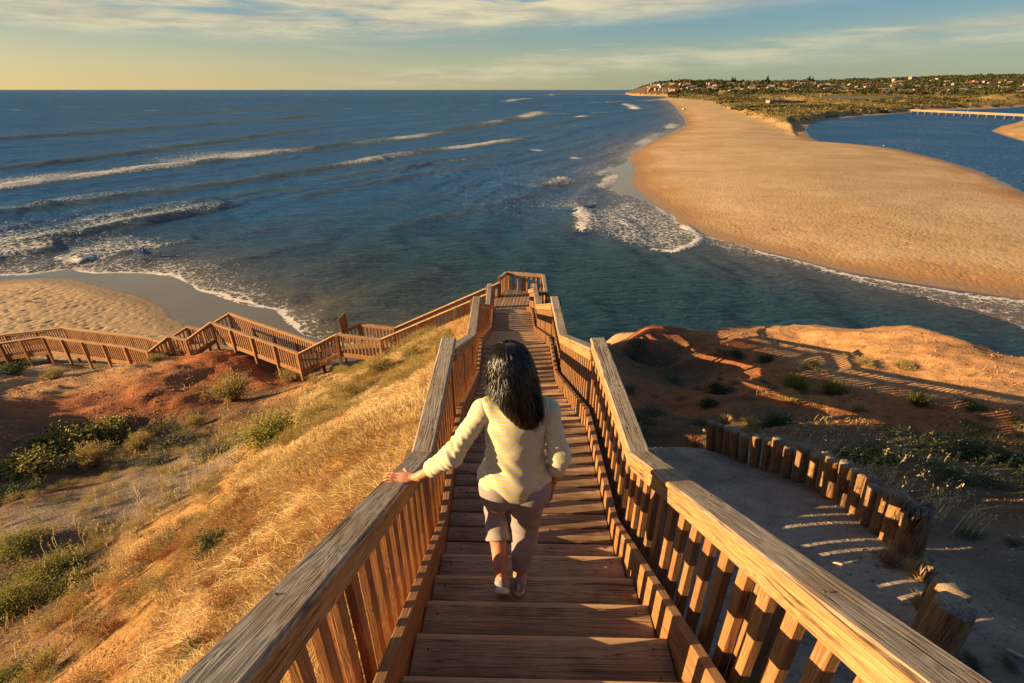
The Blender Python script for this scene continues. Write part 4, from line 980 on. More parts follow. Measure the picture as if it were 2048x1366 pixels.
# --- top: striped, three-quarter sleeves, tail curved at the back
def stripe_mat():
    m = Mat('striped_jersey'); s = m.attr('stripe'); w = m.math('SINE', m.math('MULTIPLY', s, 2 * math.pi / .0190))
    n = m.noise(m.coord('Object'), 700, 2, .5)
    c = m.mix(m.mr(w, -.15, .15, 0, 1, True), (.57, .55, .56), (.66, .56, .17))
    c = m.mix(m.mr(n, .3, .7, 0, .18), c, (.35, .3, .2))
    m.set(color=c, rough=.85, spec=.15, sheen=.2, normal=m.bump(m.math('ADD', n, m.math('MULTIPLY', m.noise(m.coord('Object'), 14, 3, .5), 6.)), .35, .0015)); return m.m
def fold(x, y, z): return (np.sin(x * 38 + z * 21 + 2.2 * np.sin(z * 17)) * np.sin(y * 30 + z * 33 + 1.3) )
torso_p = [('e', tuple(J(.018, 1.985, 1.225)), (.160, .100, .165), .05), ('e', tuple(J(.015, 1.985, 1.06)), (.150, .104, .18), .05), ('e', tuple(J(.014, 1.975, .90)), (.196, .136, .155), .05),
         ('c', tuple(J(-.10, 1.99, 1.325)), tuple(J(.135, 1.99, 1.325)), .058, .058, .04), ('c', tuple(J(.02, 1.99, 1.35)), tuple(J(.02, 2.0, 1.385)), .070, .058, .04)]
lc = j['lel'] + (j['lwr'] - j['lel']) * .66; ln_ = (j['lwr'] - j['lel']); ln_ /= np.linalg.norm(ln_)
rc = j['rel'] + (j['rwr'] - j['rel']) * .62; rn_ = (j['rwr'] - j['rel']); rn_ /= np.linalg.norm(rn_)
lsl = [('c', tuple(j['lsh'] + (.03, 0, .0)), tuple(j['lsh']), .046, .050), ('c', tuple(j['lsh']), tuple(j['lel']), .050, .050, .04), ('c', tuple(j['lel']), tuple(j['lel'] + (j['lwr'] - j['lel']) * .85), .052, .045, .03)]
rsl = [('c', tuple(j['rsh'] + (-.03, 0, .0)), tuple(j['rsh']), .046, .050), ('c', tuple(j['rsh']), tuple(j['rel']), .050, .050, .04), ('c', tuple(j['rel']), tuple(j['rel'] + (j['rwr'] - j['rel']) * .85), .053, .047, .03)]
def torso_fx(V, x, y, z):
    zz = z - TZ; xx = x - .015
    hem = .885 - .060 * np.clip(1 - (xx / .19) ** 2, 0, 1)
    V = V + .0028 * fold(x, y, z) * np.clip((1.3 - zz) * 4, .15, 1)
    V = V + .0016 * np.sin(x * 62 + z * 9) * np.clip((1.0 - zz) * 8, 0, 1)
    V = V + .0050 * np.sin((zz + .35 * x + .03 * np.sin(x * 20)) * 80) * np.exp(-((zz - 1.03) / .06) ** 2) * np.clip(.4 + 3 * np.abs(xx), 0, 1)
    V = V + .0035 * np.sin((zz - .9 * xx) * 60 + 1) * np.exp(-((xx - .12) / .06) ** 2) + .0035 * np.sin((zz + .9 * xx) * 55) * np.exp(-((xx + .12) / .06) ** 2)
    V = np.maximum(V, hem - zz)
    return np.maximum(V, zz - 1.372 + 0 * x)
def sleeve_fx(n_, c_, e_, fr):
    def fx(V, x, y, z):
        d_ = (x - e_[0]) * n_[0] + (y - e_[1]) * n_[1] + (z - e_[2]) * n_[2]
        V = V + (.0030 * np.sin(d_ * 88 + 3 * np.sin(y * 45 + x * 12) + 34 * y + 24 * x + 2.2 * np.sin(x * 40 + z * 25)) + .002 * np.sin(d_ * 210 + 20 * z)) * np.clip(1.2 - np.abs(d_) / .22, .15, 1)
        dl = (x - c_[0]) * n_[0] + (y - c_[1]) * n_[1] + (z - c_[2]) * n_[2]
        return np.maximum(V, dl)
    return fx
c0, f0 = build_sdf(torso_p, .0055, k=.02, extra=torso_fx)
c1, f1 = build_sdf(lsl, .0045, k=.02, extra=sleeve_fx(ln_, lc, j['lel'], 1)); c2, f2 = build_sdf(rsl, .0045, k=.02, extra=sleeve_fx(rn_, rc, j['rel'], 1))
co = np.concatenate([c0, c1, c2]); fa = np.concatenate([f0, f1 + len(c0), f2 + len(c0) + len(c1)])
isl = np.zeros(len(co), bool); isl[len(c0):len(c0) + len(c1)] = True; isr = np.zeros(len(co), bool); isr[len(c0) + len(c1):] = True
def seg_d(P, a, b):
    d = b - a; t0 = ((P - a) @ d) / (d @ d); t = np.clip(t0, 0, 1); return np.linalg.norm(P - a - t[:, None] * d, axis=1), np.clip(t0, -1, 1)
dl1, t1 = seg_d(co, j['lsh'] + (j['lel'] - j['lsh']) * .2, j['lel']); dl2, t2 = seg_d(co, j['lel'], j['lwr']); dr1, t3 = seg_d(co, j['rsh'] + (j['rel'] - j['rsh']) * .2, j['rel']); dr2, t4 = seg_d(co, j['rel'], j['rwr'])
stv = co[:, 2].copy()
tx_ = np.abs(co[:, 0] - .015)
Lu = .285
ls = isl; rs = isr
stv = np.where(ls, np.where(dl1 < dl2, t1 * .23, .23 + t2 * .28), stv); stv = np.where(rs, np.where(dr1 < dr2, t3 * .22, .22 + t4 * .2), stv)
par_child(raw_mesh('striped_top', co, fa, stripe_mat(), attrs={'stripe': stv}), woman)

# --- cropped trousers
lh = j['lkn'] + (j['lank'] - j['lkn']) * .46; rh = j['rkn'] + (j['rank'] - j['rkn']) * .80
pants = [('e', tuple(J(.015, 1.985, .885)), (.192, .125, .11), .04), ('e', tuple(J(-.06, 1.935, .845)), (.108, .09, .12), .03), ('e', tuple(J(.095, 1.935, .845)), (.110, .09, .12), .03),
         ('c', tuple(j['lhip']), tuple(j['lkn']), .104, .074, .012), ('c', tuple(j['lkn']), tuple(lh + (0, -.014, 0)), .074, .073, .02), ('c', tuple(lh + (0, -.014, 0)), tuple(lh + (lh - j['lkn']) * .5 + (0, -.010, 0)), .073, .066, .02),
         ('c', tuple(j['rhip']), tuple(j['rkn']), .106, .080, .012), ('c', tuple(j['rkn']), tuple(j['rkn'] + (j['rank'] - j['rkn']) * .35 + (0, -.018, 0)), .080, .078, .02), ('c', tuple(j['rkn'] + (j['rank'] - j['rkn']) * .35 + (0, -.018, 0)), tuple(rh + (rh - j['rkn']) * .2), .078, .056, .02)]
ldn = (lh - j['lkn']); ldn /= np.linalg.norm(ldn); rdn = (rh - j['rkn']); rdn /= np.linalg.norm(rdn)
def pants_fx(V, x, y, z):
    zz = z - TZ
    V = V + .002 * np.sin(x * 25 + z * 34 + 2 * np.sin(y * 22)) * np.sin(y * 18 + z * 15) + .0028 * np.sin(z * 70 + x * 30 + y * 40) * np.clip(1 - np.abs(zz - .48) / .25, 0, 1)
    xm = .0 - .0 * z
    left = x < -.003 + (zz < .5) * .0
    dl = (x - lh[0]) * ldn[0] + (y - lh[1]) * ldn[1] + (z - lh[2]) * ldn[2]; dr = (x - rh[0]) * rdn[0] + (y - rh[1]) * rdn[1] + (z - rh[2]) * rdn[2]
    V = np.where(zz < .55, np.maximum(V, np.where(left, dl, dr)), V)
    return np.maximum(V, zz - .965)
co, fa = build_sdf(pants, .0055, k=.015, extra=pants_fx)
par_child(raw_mesh('cropped_trousers', co, fa, flat('grey_jersey_cloth', (.30, .25, .245), .9, .1, 90, spec=.1)), woman)

# --- trainers
M['shoe_grey'] = flat('shoe_mesh_grey', (.26, .27, .30), .8, .3, 300); M['shoe_white'] = flat('shoe_sole_white', (.62, .57, .52), .6, .08, 60); M['shoe_tan'] = flat('shoe_outsole', (.30, .20, .14), .7, .15, 60)
def shoe(heel, toe, upv, name):
    heel = np.array(heel); toe = np.array(toe); d = toe - heel; L = np.linalg.norm(d); d = d / L; up = np.array(upv, float); up -= d * (up @ d); up /= np.linalg.norm(up); sd = np.cross(d, up)
    def q(a, s, h): return tuple(heel + d * (a * L) + sd * (s * 1.12) + up * (h * 1.1))
    upper = [('c', q(.06, 0, .035), q(.10, 0, .085), .030, .034, .02), ('c', q(.1, 0, .035), q(.5, 0, .032), .034, .038, .02), ('c', q(.5, 0, .032), q(.90, 0, .022), .038, .028, .02)]
    c1, f1 = build_sdf(upper, .004, cuts=((heel + up * .012, -up),))
    o = par_child(raw_mesh(name, c1, f1, M['shoe_grey']), woman)
    sole = [('c', q(.06, 0, .004), q(.5, 0, .004), .036, .040, .01), ('c', q(.5, 0, .004), q(.92, 0, .006), .040, .032, .01)]
    c2, f2 = build_sdf(sole, .004, cuts=((heel + up * .020, up), (heel - up * .012, -up)))
    s_ = raw_mesh('sole', c2, f2, M['shoe_white']); s_.parent = o
    heelp = [('c', q(.05, 0, -.010), q(.12, 0, -.010), .026, .026, .01)]
    c3, f3 = build_sdf(heelp, .003, cuts=((heel - up * .004, up), (heel - up * .016, -up))); h_ = raw_mesh('heel_pad', c3, f3, M['shoe_tan']); h_.parent = o
    tb = box_mesh(.012, .004, .06, .001, 'heel_tab')
    t_ = mobj('heel_tab', tb, M['shoe_white']); mt = Matrix((sd, d, up)).transposed().to_4x4(); mt.translation = Vector(q(-.055 * .25 / L - .055, 0, .075)); t_.matrix_world = mt; t_.parent = o
    return o
shoe(J(-.064, 1.845, .178), J(-.050, 1.965, .002), (.0, .80, .60), 'trainer')
shoe(J(.040, 1.955, .016), J(.058, 2.20, .016), (0, 0, 1), 'trainer')

# --- hair: a solid inner mass, then strands over it
hc = [ # height, centre x, centre y, rx, ry   (h above the tread)
 (1.665, -.010, 2.02, .030, .030), (1.655, -.010, 2.02, .062, .065), (1.62, -.008, 2.01, .093, .100), (1.57, -.004, 2.0, .110, .115), (1.51, .002, 1.985, .118, .115), (1.45, .010, 1.965, .122, .100), (1.40, .022, 1.945, .120, .082),
 (1.355, .040, 1.925, .108, .062), (1.31, .065, 1.912, .082, .046), (1.26, .088, 1.902, .052, .032), (1.21, .102, 1.892, .022, .018)]
hh_ = np.array(hc); hh_[:, 3] *= .90; hh_[:, 4] *= .92; hh_[:, 0] -= .008
def sect(h): return [np.interp(-h, -hh_[:, 0], hh_[:, q]) for q in (1, 2, 3, 4)]
prims = []
prims.append(('e', tuple(J(-.009, 2.02, 1.606)), (.062, .066, .047), .03))
for a in np.linspace(1.600, 1.285, 14):
    cx_, cy_, rx, ry = sect(a); prims.append(('e', tuple(J(cx_, cy_, a)), (max(rx - .014, .01), max(ry - .014, .01), .032), .03))
def hairfx(V, x, y, z): return V + .0015 * np.sin(np.arctan2(y - 1.97, x) * 26 + z * 6)
co, fa = build_sdf(prims, .006, k=.02, extra=hairfx)
m = Mat('black_hair'); n = m.noise(m.coord('Object', (1, 1, .12)), 160, 3, .6)
HAIR = m.set(color=m.mix(n, (.005, .0035, .003), (.014, .008, .005)), rough=.36, spec=.45, normal=m.bump(n, .25, .001))
hair = par_child(raw_mesh('hair', co, fa, HAIR), woman)
ns = 3600; sg = 20; V_ = []; F_ = []
hrng = np.random.default_rng(3)
for i in range(ns):
    th = hrng.uniform(0, 2 * math.pi)
    if math.sin(th) > .55 and hrng.random() < .8: continue        # the face side stays open
    h0 = 1.655 - hrng.random() ** 1.5 * .07; side = math.cos(th)
    end = np.interp(side, [-1, -.3, .4, 1], [1.405, 1.395, 1.285, 1.315]) + hrng.uniform(-.03, .12) * (1 if hrng.random() < .8 else 2)
    if end > h0 - .1: end = h0 - .15
    k = hrng.uniform(.94, 1.03); ph1 = hrng.uniform(0, 6.28); amp = hrng.uniform(.001, .005); w = hrng.uniform(.0012, .0030); twist = hrng.uniform(-.25, .25); clump = math.sin(th * 9) * .26 + .12 * math.sin(th * 23)
    pts = []
    for q in range(sg):
        t = q / (sg - 1); h = h0 + (end - h0) * t; cx_, cy_, rx, ry = sect(h); a = th + twist * t + clump * t + .10 * math.sin(t * 7 + ph1)
        fl = k + (.14 * t ** 3 if side < -.5 and end > 1.30 else 0)
        r_ = fl + amp * t * math.sin(t * 13 + ph1) / .1 + .10 * t * math.sin(t * 10 + th * 4) + (.22 * t ** 4 if i % 5 == 0 else 0)
        wv_ = .007 * t * math.sin(t * 12 + 3 * math.sin(th * 5)); pts.append(J(wv_ + cx_ + rx * r_ * math.cos(a), cy_ + ry * r_ * math.sin(a) * 1.0, h + (.018 * math.sin(t * 3.1) if q else 0)))
    pts = np.array(pts); ctr = np.array([J(*sect(h0 + (end - h0) * q / (sg - 1))[:2], 0)[:2] for q in range(sg)])
    rad = np.zeros_like(pts); rad[:, :2] = pts[:, :2] - ctr; rad /= np.linalg.norm(rad, axis=1)[:, None] + 1e-9
    tg = np.gradient(pts, axis=0); tg /= np.linalg.norm(tg, axis=1)[:, None]; sd = np.cross(tg, rad); b0 = len(V_) if False else None
    ww = w * np.clip(1.15 - np.linspace(0, 1, sg) ** 3, .1, 1)[:, None]
    base = sum(len(v) for v in V_)
    V_.append(np.stack([pts - sd * ww, pts + rad * ww * .35, pts + sd * ww], 1).reshape(-1, 3)); nv = base + 3 * sg
    q0 = base + 3 * np.arange(sg - 1)
    F_.append(np.stack([q0, q0 + 1, q0 + 4, q0 + 3], 1)); F_.append(np.stack([q0 + 1, q0 + 2, q0 + 5, q0 + 4], 1))
st = raw_mesh('hair_strands', np.concatenate(V_), np.concatenate(F_), HAIR); st.parent = hair; st.matrix_parent_inverse = Matrix(); st.matrix_world = Matrix()
st['kind'] = 'stuff'
# ------------------------------------------------------------------ small figures and things far off
def small_person(root, x, y, z, yaw, mats, s=1.0, stride=.22, arms=((-.22, .05, .95), (.22, .05, .95)), vx=.03):
    c, sn = math.cos(yaw), math.sin(yaw)
    def q(a, b, h): return (x + s * (a * c - b * sn), y + s * (a * sn + b * c), z + s * h)
    pr = [('e', q(0, .02, 1.62), (.10 * s, .11 * s, .12 * s)), ('c', q(0, 0, 1.42), q(0, 0, 1.56), .06 * s, .05 * s), ('c', q(0, 0, 1.32), q(0, 0, .95), .17 * s, .14 * s, .05),
          ('c', q(-.08, 0, .92), q(-.10, stride, .48), .09 * s, .065 * s), ('c', q(-.10, stride, .48), q(-.10, stride * .7, .06), .065 * s, .045 * s), ('c', q(-.10, stride * .7, .05), q(-.10, stride * .7 + .18, .04), .045 * s, .04 * s),
          ('c', q(.08, 0, .92), q(.10, -stride * .3, .48), .09 * s, .065 * s), ('c', q(.10, -stride * .3, .48), q(.10, -stride - .1, .08), .065 * s, .045 * s), ('c', q(.10, -stride - .1, .06), q(.10, -stride + .06, .04), .045 * s, .04 * s)]
    for sd, e in zip((-1, 1), arms): pr += [('c', q(sd * .19, 0, 1.38), q(sd * .26, -.03, 1.12), .055 * s, .045 * s), ('c', q(sd * .26, -.03, 1.12), q(*e), .045 * s, .032 * s), ('e', q(*e), (.04 * s, .04 * s, .05 * s))]
    co, fa = build_sdf(pr, vx, pad=.06, k=.04)
    b = raw_mesh('body', co, fa, mats[0]); par_child(b, root)
    for nm, a, b_, m_ in (('shirt', .93, 1.46, mats[1]), ('trousers', .10, .96, mats[2])):
        if m_ is None: continue
        p2 = []
        for p in pr:
            if p[0] == 'c': p2.append(('c', p[1], p[2], p[3] + .02 * s, p[4] + .02 * s) + tuple(p[5:]))
        co, fa = build_sdf(p2, vx, pad=.06, k=.04, cuts=(((0, 0, z + s * b_), (0, 0, 1)), ((0, 0, z + s * a), (0, 0, -1))))
        if nm == 'trousers': pass
        par_child(raw_mesh(nm, co, fa, m_), root)
M['wetsuit'] = flat('black_wetsuit', (.012, .012, .014), .45, .1, 30); M['board_blue'] = flat('surfboard_blue', (.01, .10, .38), .3, .1, 5)
sx, sy, _ = PD(292, 514, H0 - .0)
surfer = empty('person', 'surfer in a black wetsuit wading in the shallow surf with a blue board', 'person', loc=(sx, sy, 0))
small_person(surfer, sx, sy, -.22, -1.3, (M['wetsuit'], M['wetsuit'], None), s=1.08, stride=.30, arms=((-.30, .10, 1.02), (.2, .18, .95)), vx=.028)
sb = empty('surfboard', 'long blue surfboard carried under the arm of the wading surfer', 'surfboard', loc=(sx, sy, .75))
nl = 25; vv_ = []; ff_ = []
for k in range(nl):
    t = k / (nl - 1); l = (t - .5) * 2.75; w = .30 * (max(0, 1 - abs(2 * t - 1) ** 2.6)) ** .6 + .012; th = .035 * (max(.1, 1 - abs(2 * t - 1) ** 3)); zr = .10 * (2 * t - 1) ** 2
    for a in range(10):
        an = 2 * math.pi * a / 10; vv_.append((l, zr + th * math.sin(an), w * math.cos(an)))
for k in range(nl - 1):
    for a in range(10): ff_.append([k * 10 + a, k * 10 + (a + 1) % 10, (k + 1) * 10 + (a + 1) % 10, (k + 1) * 10 + a])
ff_ += [list(range(9, -1, -1)), list(range((nl - 1) * 10, nl * 10))]
b_ = raw_mesh('deck', vv_, ff_, M['board_blue']); b_.parent = sb; fin = raw_mesh('fin', [(-1.25, .0, -.01), (-1.05, .0, 0), (-1.27, -.2, 0), (-1.25, 0, .01)], [[0, 1, 2], [1, 3, 2], [0, 2, 3], [0, 3, 1]], M['board_blue'], smooth=False); fin.parent = sb
sb.rotation_euler = (math.radians(-8), math.radians(14), math.radians(3)); sb.location = (sx - .05, sy - .22, .93)
# two walkers on the spit's river edge
wm = [flat('dark_coat', (.05, .045, .05), .8), flat('red_coat', (.22, .04, .03), .8), flat('white_shirt', (.6, .55, .5), .8)]
for (px, py, lb, mt) in [(1765, 297, 'tiny standing person in a pale top at the edge of the spit by the river', 2), (1773, 300.5, 'tiny crouching person in dark red at the edge of the spit by the river', 1)]:
    x, y, z = far_hit(px, py) if far_hit(px, py) else PD(px, py, H0)
    pe = empty('person', lb, 'person', loc=(x, y, z)); small_person(pe, x, y, z, .4, (skin, wm[mt], wm[0]), s=1.0 if mt == 2 else .7, vx=.06)
for (px, py, lb, mt) in [(1414, 214, 'tiny person in dark clothes walking on the beach near the dune foot', 0), (1382, 227, 'tiny person in dark clothes near the waterline beyond the white vehicle', 0)]:
    x, y, z = far_hit(px, py)
    pe = empty('person', lb, 'person', loc=(x, y, z)); small_person(pe, x, y, z, 1.2, (skin, wm[mt], wm[0]), vx=.08)
# vehicle on the beach
M['car_white'] = flat('white_paint', (.62, .58, .5), .35); M['glass'] = flat('car_glass', (.02, .025, .03), .1); M['rubber'] = flat('tyre_rubber', (.02, .02, .02), .8)
x, y, z = far_hit(1368, 220)
car = empty('parked_car', 'small pale four wheel drive parked on the far beach', 'car', loc=(x, y, z))
def prism(name, prof, w, mat, root, loc=(0, 0, 0)):
    n = len(prof); vs_ = [(a, -w / 2, b) for a, b in prof] + [(a, w / 2, b) for a, b in prof]
    fs = [list(range(n)), list(range(2 * n - 1, n - 1, -1))] + [[i, (i + 1) % n + 0, (i + 1) % n + n, i + n][::-1] for i in range(n)]
    o = raw_mesh(name, vs_, fs, mat, smooth=False); o.parent = root; o.location = loc; return o
prism('body', [(-2.4, .45), (2.4, .45), (2.42, .95), (1.3, 1.1), (-2.4, 1.1)], 1.85, M['car_white'], car)
prism('cabin', [(-2.3, 1.1), (1.2, 1.1), (.6, 1.85), (-2.2, 1.85)], 1.7, M['car_white'], car); prism('side_window', [(-2.1, 1.15), (.95, 1.15), (.5, 1.72), (-2.05, 1.72)], 1.74, M['glass'], car)
for a in (-1.5, 1.5):
    for b in (-.85, .85):
        me = bpy.data.meshes.new('wheel'); bm = bmesh.new(); bmesh.ops.create_cone(bm, segments=16, radius1=.4, radius2=.4, depth=.25, cap_ends=True, matrix=Matrix.Rotation(math.pi / 2, 4, 'X')); bm.to_mesh(me); bm.free()
        wh = mobj('wheel', me, M['rubber']); wh.parent = car; wh.location = (a, b, .4)
car.rotation_euler[2] = .5
# bag and towel left on the near beach
bx_, by_, bz_ = PD(20, 641, H0 - .6)
bag = empty('beach_bag', 'small teal bag lying on the footprinted sand at the left edge', 'bag', loc=(bx_, by_, .62))
co, fa = build_sdf([('e', (0, 0, .12), (.34, .16, .15)), ('e', (.12, .02, .15), (.2, .15, .14))], .02, extra=lambda V, a, b, c: V + .01 * np.sin(a * 30) * np.sin(c * 40), cuts=(((0, 0, 0), (0, 0, -1)),))
o = raw_mesh('bag_body', co, fa, flat('teal_canvas', (.02, .12, .13), .8)); o.parent = bag
co, fa = build_sdf([('c', (-.2, 0, .22), (-.1, 0, .36), .015, .015), ('c', (-.1, 0, .36), (.1, 0, .36), .015, .015), ('c', (.1, 0, .36), (.2, 0, .24), .015, .015)], .01); o = raw_mesh('strap', co, fa, flat('strap_cloth', (.03, .05, .05), .8)); o.parent = bag
tw = tag(raw_mesh('towel', [(-.5, -.3, .0), (.0, -.33, .06), (.5, -.25, .02), (-.5, .0, .05), (.0, .02, .10), (.5, .0, .06), (-.45, .3, .0), (.0, .3, .05), (.48, .33, .01)] + [], [[0, 1, 4, 3], [1, 2, 5, 4], [3, 4, 7, 6], [4, 5, 8, 7]], flat('pale_towel', (.5, .45, .35), .9), loc=(bx_ - .75, by_, .63)), 'pale towel spread beside the teal bag on the sand', 'towel')
sm = tw.modifiers.new('s', 'SOLIDIFY'); sm.thickness = .02
x, y, _ = PD(58, 604, H0 - .7)
dr = tag(raw_mesh('driftwood', *build_sdf([('c', (-.6, 0, .05), (.1, .05, .09), .06, .08), ('c', (.1, .05, .09), (.6, -.1, .06), .08, .04), ('c', (.1, .05, .1), (.3, .2, .25), .04, .02)], .025), flat('dark_driftwood', (.06, .045, .035), .9), loc=(x, y, .7)), 'dark driftwood clump on the upper left sand', 'driftwood')

# ------------------------------------------------------------------ footbridge over the river
M['bridge'] = flat('pale_bridge_timber', (.34, .25, .14), .8, .1, .4); M['bridge_dark'] = flat('bridge_pile', (.25, .17, .10), .85, .1, .4)
A = Vector(PD(1820, 221.5, H0 - 3.2)); Bp = Vector(PD(2150, 236.5, H0 - 3.2)); 
br = empty('footbridge', 'long low timber footbridge with railings crossing the river', 'bridge', loc=tuple(A))
d = (Bp - A); n = Vector((-d.y, d.x, 0)).normalized()
board('bridge_deck', A, Bp, 3.2, .5, M['bridge'], br, bev=.0)
for s in (-1, 1):
    for hz in (.6, 1.0, 1.35): board('bridge_rail', A + n * s * 1.5 + Vector((0, 0, hz)), Bp + n * s * 1.5 + Vector((0, 0, hz)), .12, .22, M['bridge'], br, bev=0)
NP = 19
for k in range(NP):
    p = A.lerp(Bp, (k + .5) / NP)
    board('pier_cap', p - n * 2.0 - Vector((0, 0, .5)), p + n * 2.0 - Vector((0, 0, .5)), .5, .45, M['bridge'], br, bev=0)
    for s in (-1, 1):
        board('pier_pile', p + n * s * 1.4 - Vector((0, 0, .7)), p + n * s * 1.4 - Vector((0, 0, 4.2)), .5, .5, M['bridge_dark'], br, bev=0, up=(0, 1, 0))
for k in range(NP * 4):
    p = A.lerp(Bp, k / (NP * 4))
    board('rail_post', p - n * 1.5 + Vector((0, 0, .2)), p - n * 1.5 + Vector((0, 0, 1.4)), .14, .14, M['bridge'], br, bev=0, up=(0, 1, 0))
A2 = Vector(PD(1772, 218.5, H0 - 5.2))
board('approach_ramp', A2, A, 2.4, .5, M['bridge_dark'], br, bev=0)
for s in (-1, 1): board('ramp_rail', A2 + n * s * 1.2 + Vector((0, 0, 1.1)), A + n * s * 1.2 + Vector((0, 0, 1.1)), .12, .3, M['bridge_dark'], br, bev=0)
for f, lb in ((.055, 'leaning pale pole beside the left end of the footbridge'), (.40, 'leaning pale pole half way along the footbridge')):
    p = A.lerp(Bp, f) + n * 2
    pl_ = empty('lamp_pole', lb, 'pole', loc=tuple(p)); board('pole', p - Vector((0, 0, 2)), p + Vector((1.8, 0, 8.5)), .22, .22, M['bridge'], pl_, bev=0, up=(0, 1, 0)); board('lamp_head', p + Vector((1.5, 0, 8.5)), p + Vector((2.6, 0, 8.7)), .3, .2, M['bridge'], pl_, bev=0)
# jetty far out
A = Vector(PD(1258, 188.6, H0 - 4)); Bp = Vector(PD(1092, 188.0, H0 - 4))
jt = empty('jetty', 'long thin jetty reaching out from the far headland', 'jetty', loc=tuple(A)); M['jetty'] = flat('jetty_timber', (.12, .09, .07), .9)
board('jetty_deck', A, Bp, 5, 1.2, M['jetty'], jt, bev=0)
for k in range(34):
    p = A.lerp(Bp, k / 33); board('pile', p, p - Vector((0, 0, 6)), 1.6, 1.6, M['jetty'], jt, bev=0, up=(0, 1, 0))
    if k % 2 == 0: board('lamp_post', p, p + Vector((0, 0, 5)), .9, .9, M['jetty'], jt, bev=0, up=(0, 1, 0))
# low building behind the dune
x, y, z = far_hit(1565, 206)
hb = empty('low_building', 'long low flat-roofed building half hidden in the dune scrub', 'building', loc=(x, y, z))
M['wall_cream'] = flat('cream_render', (.32, .25, .16), .9, .08, .3); M['wall_tan'] = flat('tan_brick', (.34, .20, .11), .9, .08, .3); M['roof_grey'] = flat('grey_roof', (.20, .18, .17), .8, .1, .3); M['roof_red'] = flat('red_tile_roof', (.30, .10, .05), .85, .1, .3); M['wall_white'] = flat('white_render', (.34, .29, .22), .85, .05, .3); M['dark_glass'] = flat('dark_window', (.03, .035, .04), .2)
L_ = 40
board('wall', Vector((x - 22, y, z + 1.6)), Vector((x + 10, y + 6, z + 1.6)), 9, 3.4, M['wall_cream'], hb, bev=0); board('wall', Vector((x + 10.2, y + 6.4, z + 1.3)), Vector((x + 38, y + 12, z + 1.3)), 9, 2.8, M['roof_grey'], hb, bev=0)
board('roof', Vector((x - 22.5, y, z + 3.5)), Vector((x + 10.3, y + 6, z + 3.5)), 10, .4, M['roof_grey'], hb, bev=0)
for k in range(6): board('window', Vector((x - 20 + k * 5, y - 4.6 + k * .93, z + 1.9)), Vector((x - 17.5 + k * 5, y - 4.15 + k * .93, z + 1.9)), .3, 1.3, M['dark_glass'], hb, bev=0)
# the pale road wall beyond the scrub
a = far_hit(1640, 197) ; b = far_hit(1790, 194.5)
if a and b:
    rw_ = empty('road_wall', 'thin pale retaining wall along the road beyond the dune scrub', 'wall', loc=a)
    board('wall_panel', Vector(a) + Vector((0, 0, 1.5)), Vector((b[0], b[1], a[2] + 1.5)), 1, 5.0, M['wall_cream'], rw_, bev=0); board('coping', Vector(a) + Vector((0, 0, 4.2)), Vector((b[0], b[1], a[2] + 4.2)), 1.6, .4, M['wall_white'], rw_, bev=0)
# ------------------------------------------------------------------ houses on the far hill
def house(x, y, z, w, d, h, yaw, wall_m, roof_m, label, kind, group):
    r = empty('house', label, 'house', group, loc=(x, y, z)); r.rotation_euler[2] = yaw
    o = mobj('wall', box_mesh(w, d, h + 4, 0, 'house_wall'), wall_m); o.parent = r; o.location = (0, 0, h / 2 - 2)
    if kind == 0:
        e = .7; prof = [(-w / 2 - e, -d / 2 - e, h), (w / 2 + e, -d / 2 - e, h), (w / 2 + e, d / 2 + e, h), (-w / 2 - e, d / 2 + e, h), (-w / 4, 0, h + d * .24), (w / 4, 0, h + d * .24)]
        o = raw_mesh('roof', prof, [[0, 1, 5, 4], [1, 2, 5], [2, 3, 4, 5], [3, 0, 4], [3, 2, 1, 0]], roof_m, smooth=False); o.parent = r
    else:
        o = mobj('roof', box_mesh(w + 1.2, d + 1.2, .5, 0, 'flat_roof'), roof_m); o.parent = r; o.location = (0, 0, h + .26)
    nw = max(2, int(w / 4.5))
    for k in range(nw):
        o = mobj('window', box_mesh(1.9, .24, 1.5, 0, 'house_window'), M['dark_glass']); o.parent = r; o.location = (-w / 2 + (k + .5) * w / nw, -d / 2, h * .62 if h < 4 else h * .75)
        if h > 5: o = mobj('window', box_mesh(1.9, .24, 1.5, 0, 'house_window'), M['dark_glass']); o.parent = r; o.location = (-w / 2 + (k + .5) * w / nw, -d / 2, h * .3)
wl = [M['wall_cream'], M['wall_tan'], M['wall_white'], M['wall_white'], M['wall_cream']]; rl = [M['roof_grey'], M['roof_red'], M['roof_grey'], M['roof_red'], M['wall_white']]
hrg = random.Random(5); hp = []
wn = {id(M['wall_cream']): 'cream', id(M['wall_tan']): 'tan', id(M['wall_white']): 'white'}; rn = {id(M['roof_grey']): 'grey', id(M['roof_red']): 'red', id(M['wall_white']): 'pale'}
house_px = []; meta = []
for k in range(230):
    px = hrg.uniform(1300, 2100)
    lo, hi = (168, 184) if px < 1480 else (166, 181) if px < 1650 else (163, 187)
    house_px.append((px, hrg.uniform(lo, hi)))
house_px += [(1330, 182), (1338, 183), (1380, 178), (1392, 177), (1402, 179), (1500, 166), (1508, 167), (1440, 167)]
for px, py in house_px:
    hz = far_hit(px, py)
    if not hz: continue
    x, y, z = hz
    if any((x - a) ** 2 + (y - b) ** 2 < 20 ** 2 for a, b in hp): continue
    hp.append((x, y)); wm_ = hrg.choice(wl); rm = hrg.choice(rl); kd = 0 if rm is not M['wall_white'] else 1; tall = hrg.random() < .35
    meta.append((px, py, wn[id(wm_)], rn[id(rm)]))
    house(x, y, z, hrg.uniform(16, 36), hrg.uniform(9, 13), 6.4 if tall else 3.8, hrg.uniform(-.5, .5), wm_, rm, None, kd, 'houses on the far hillside')
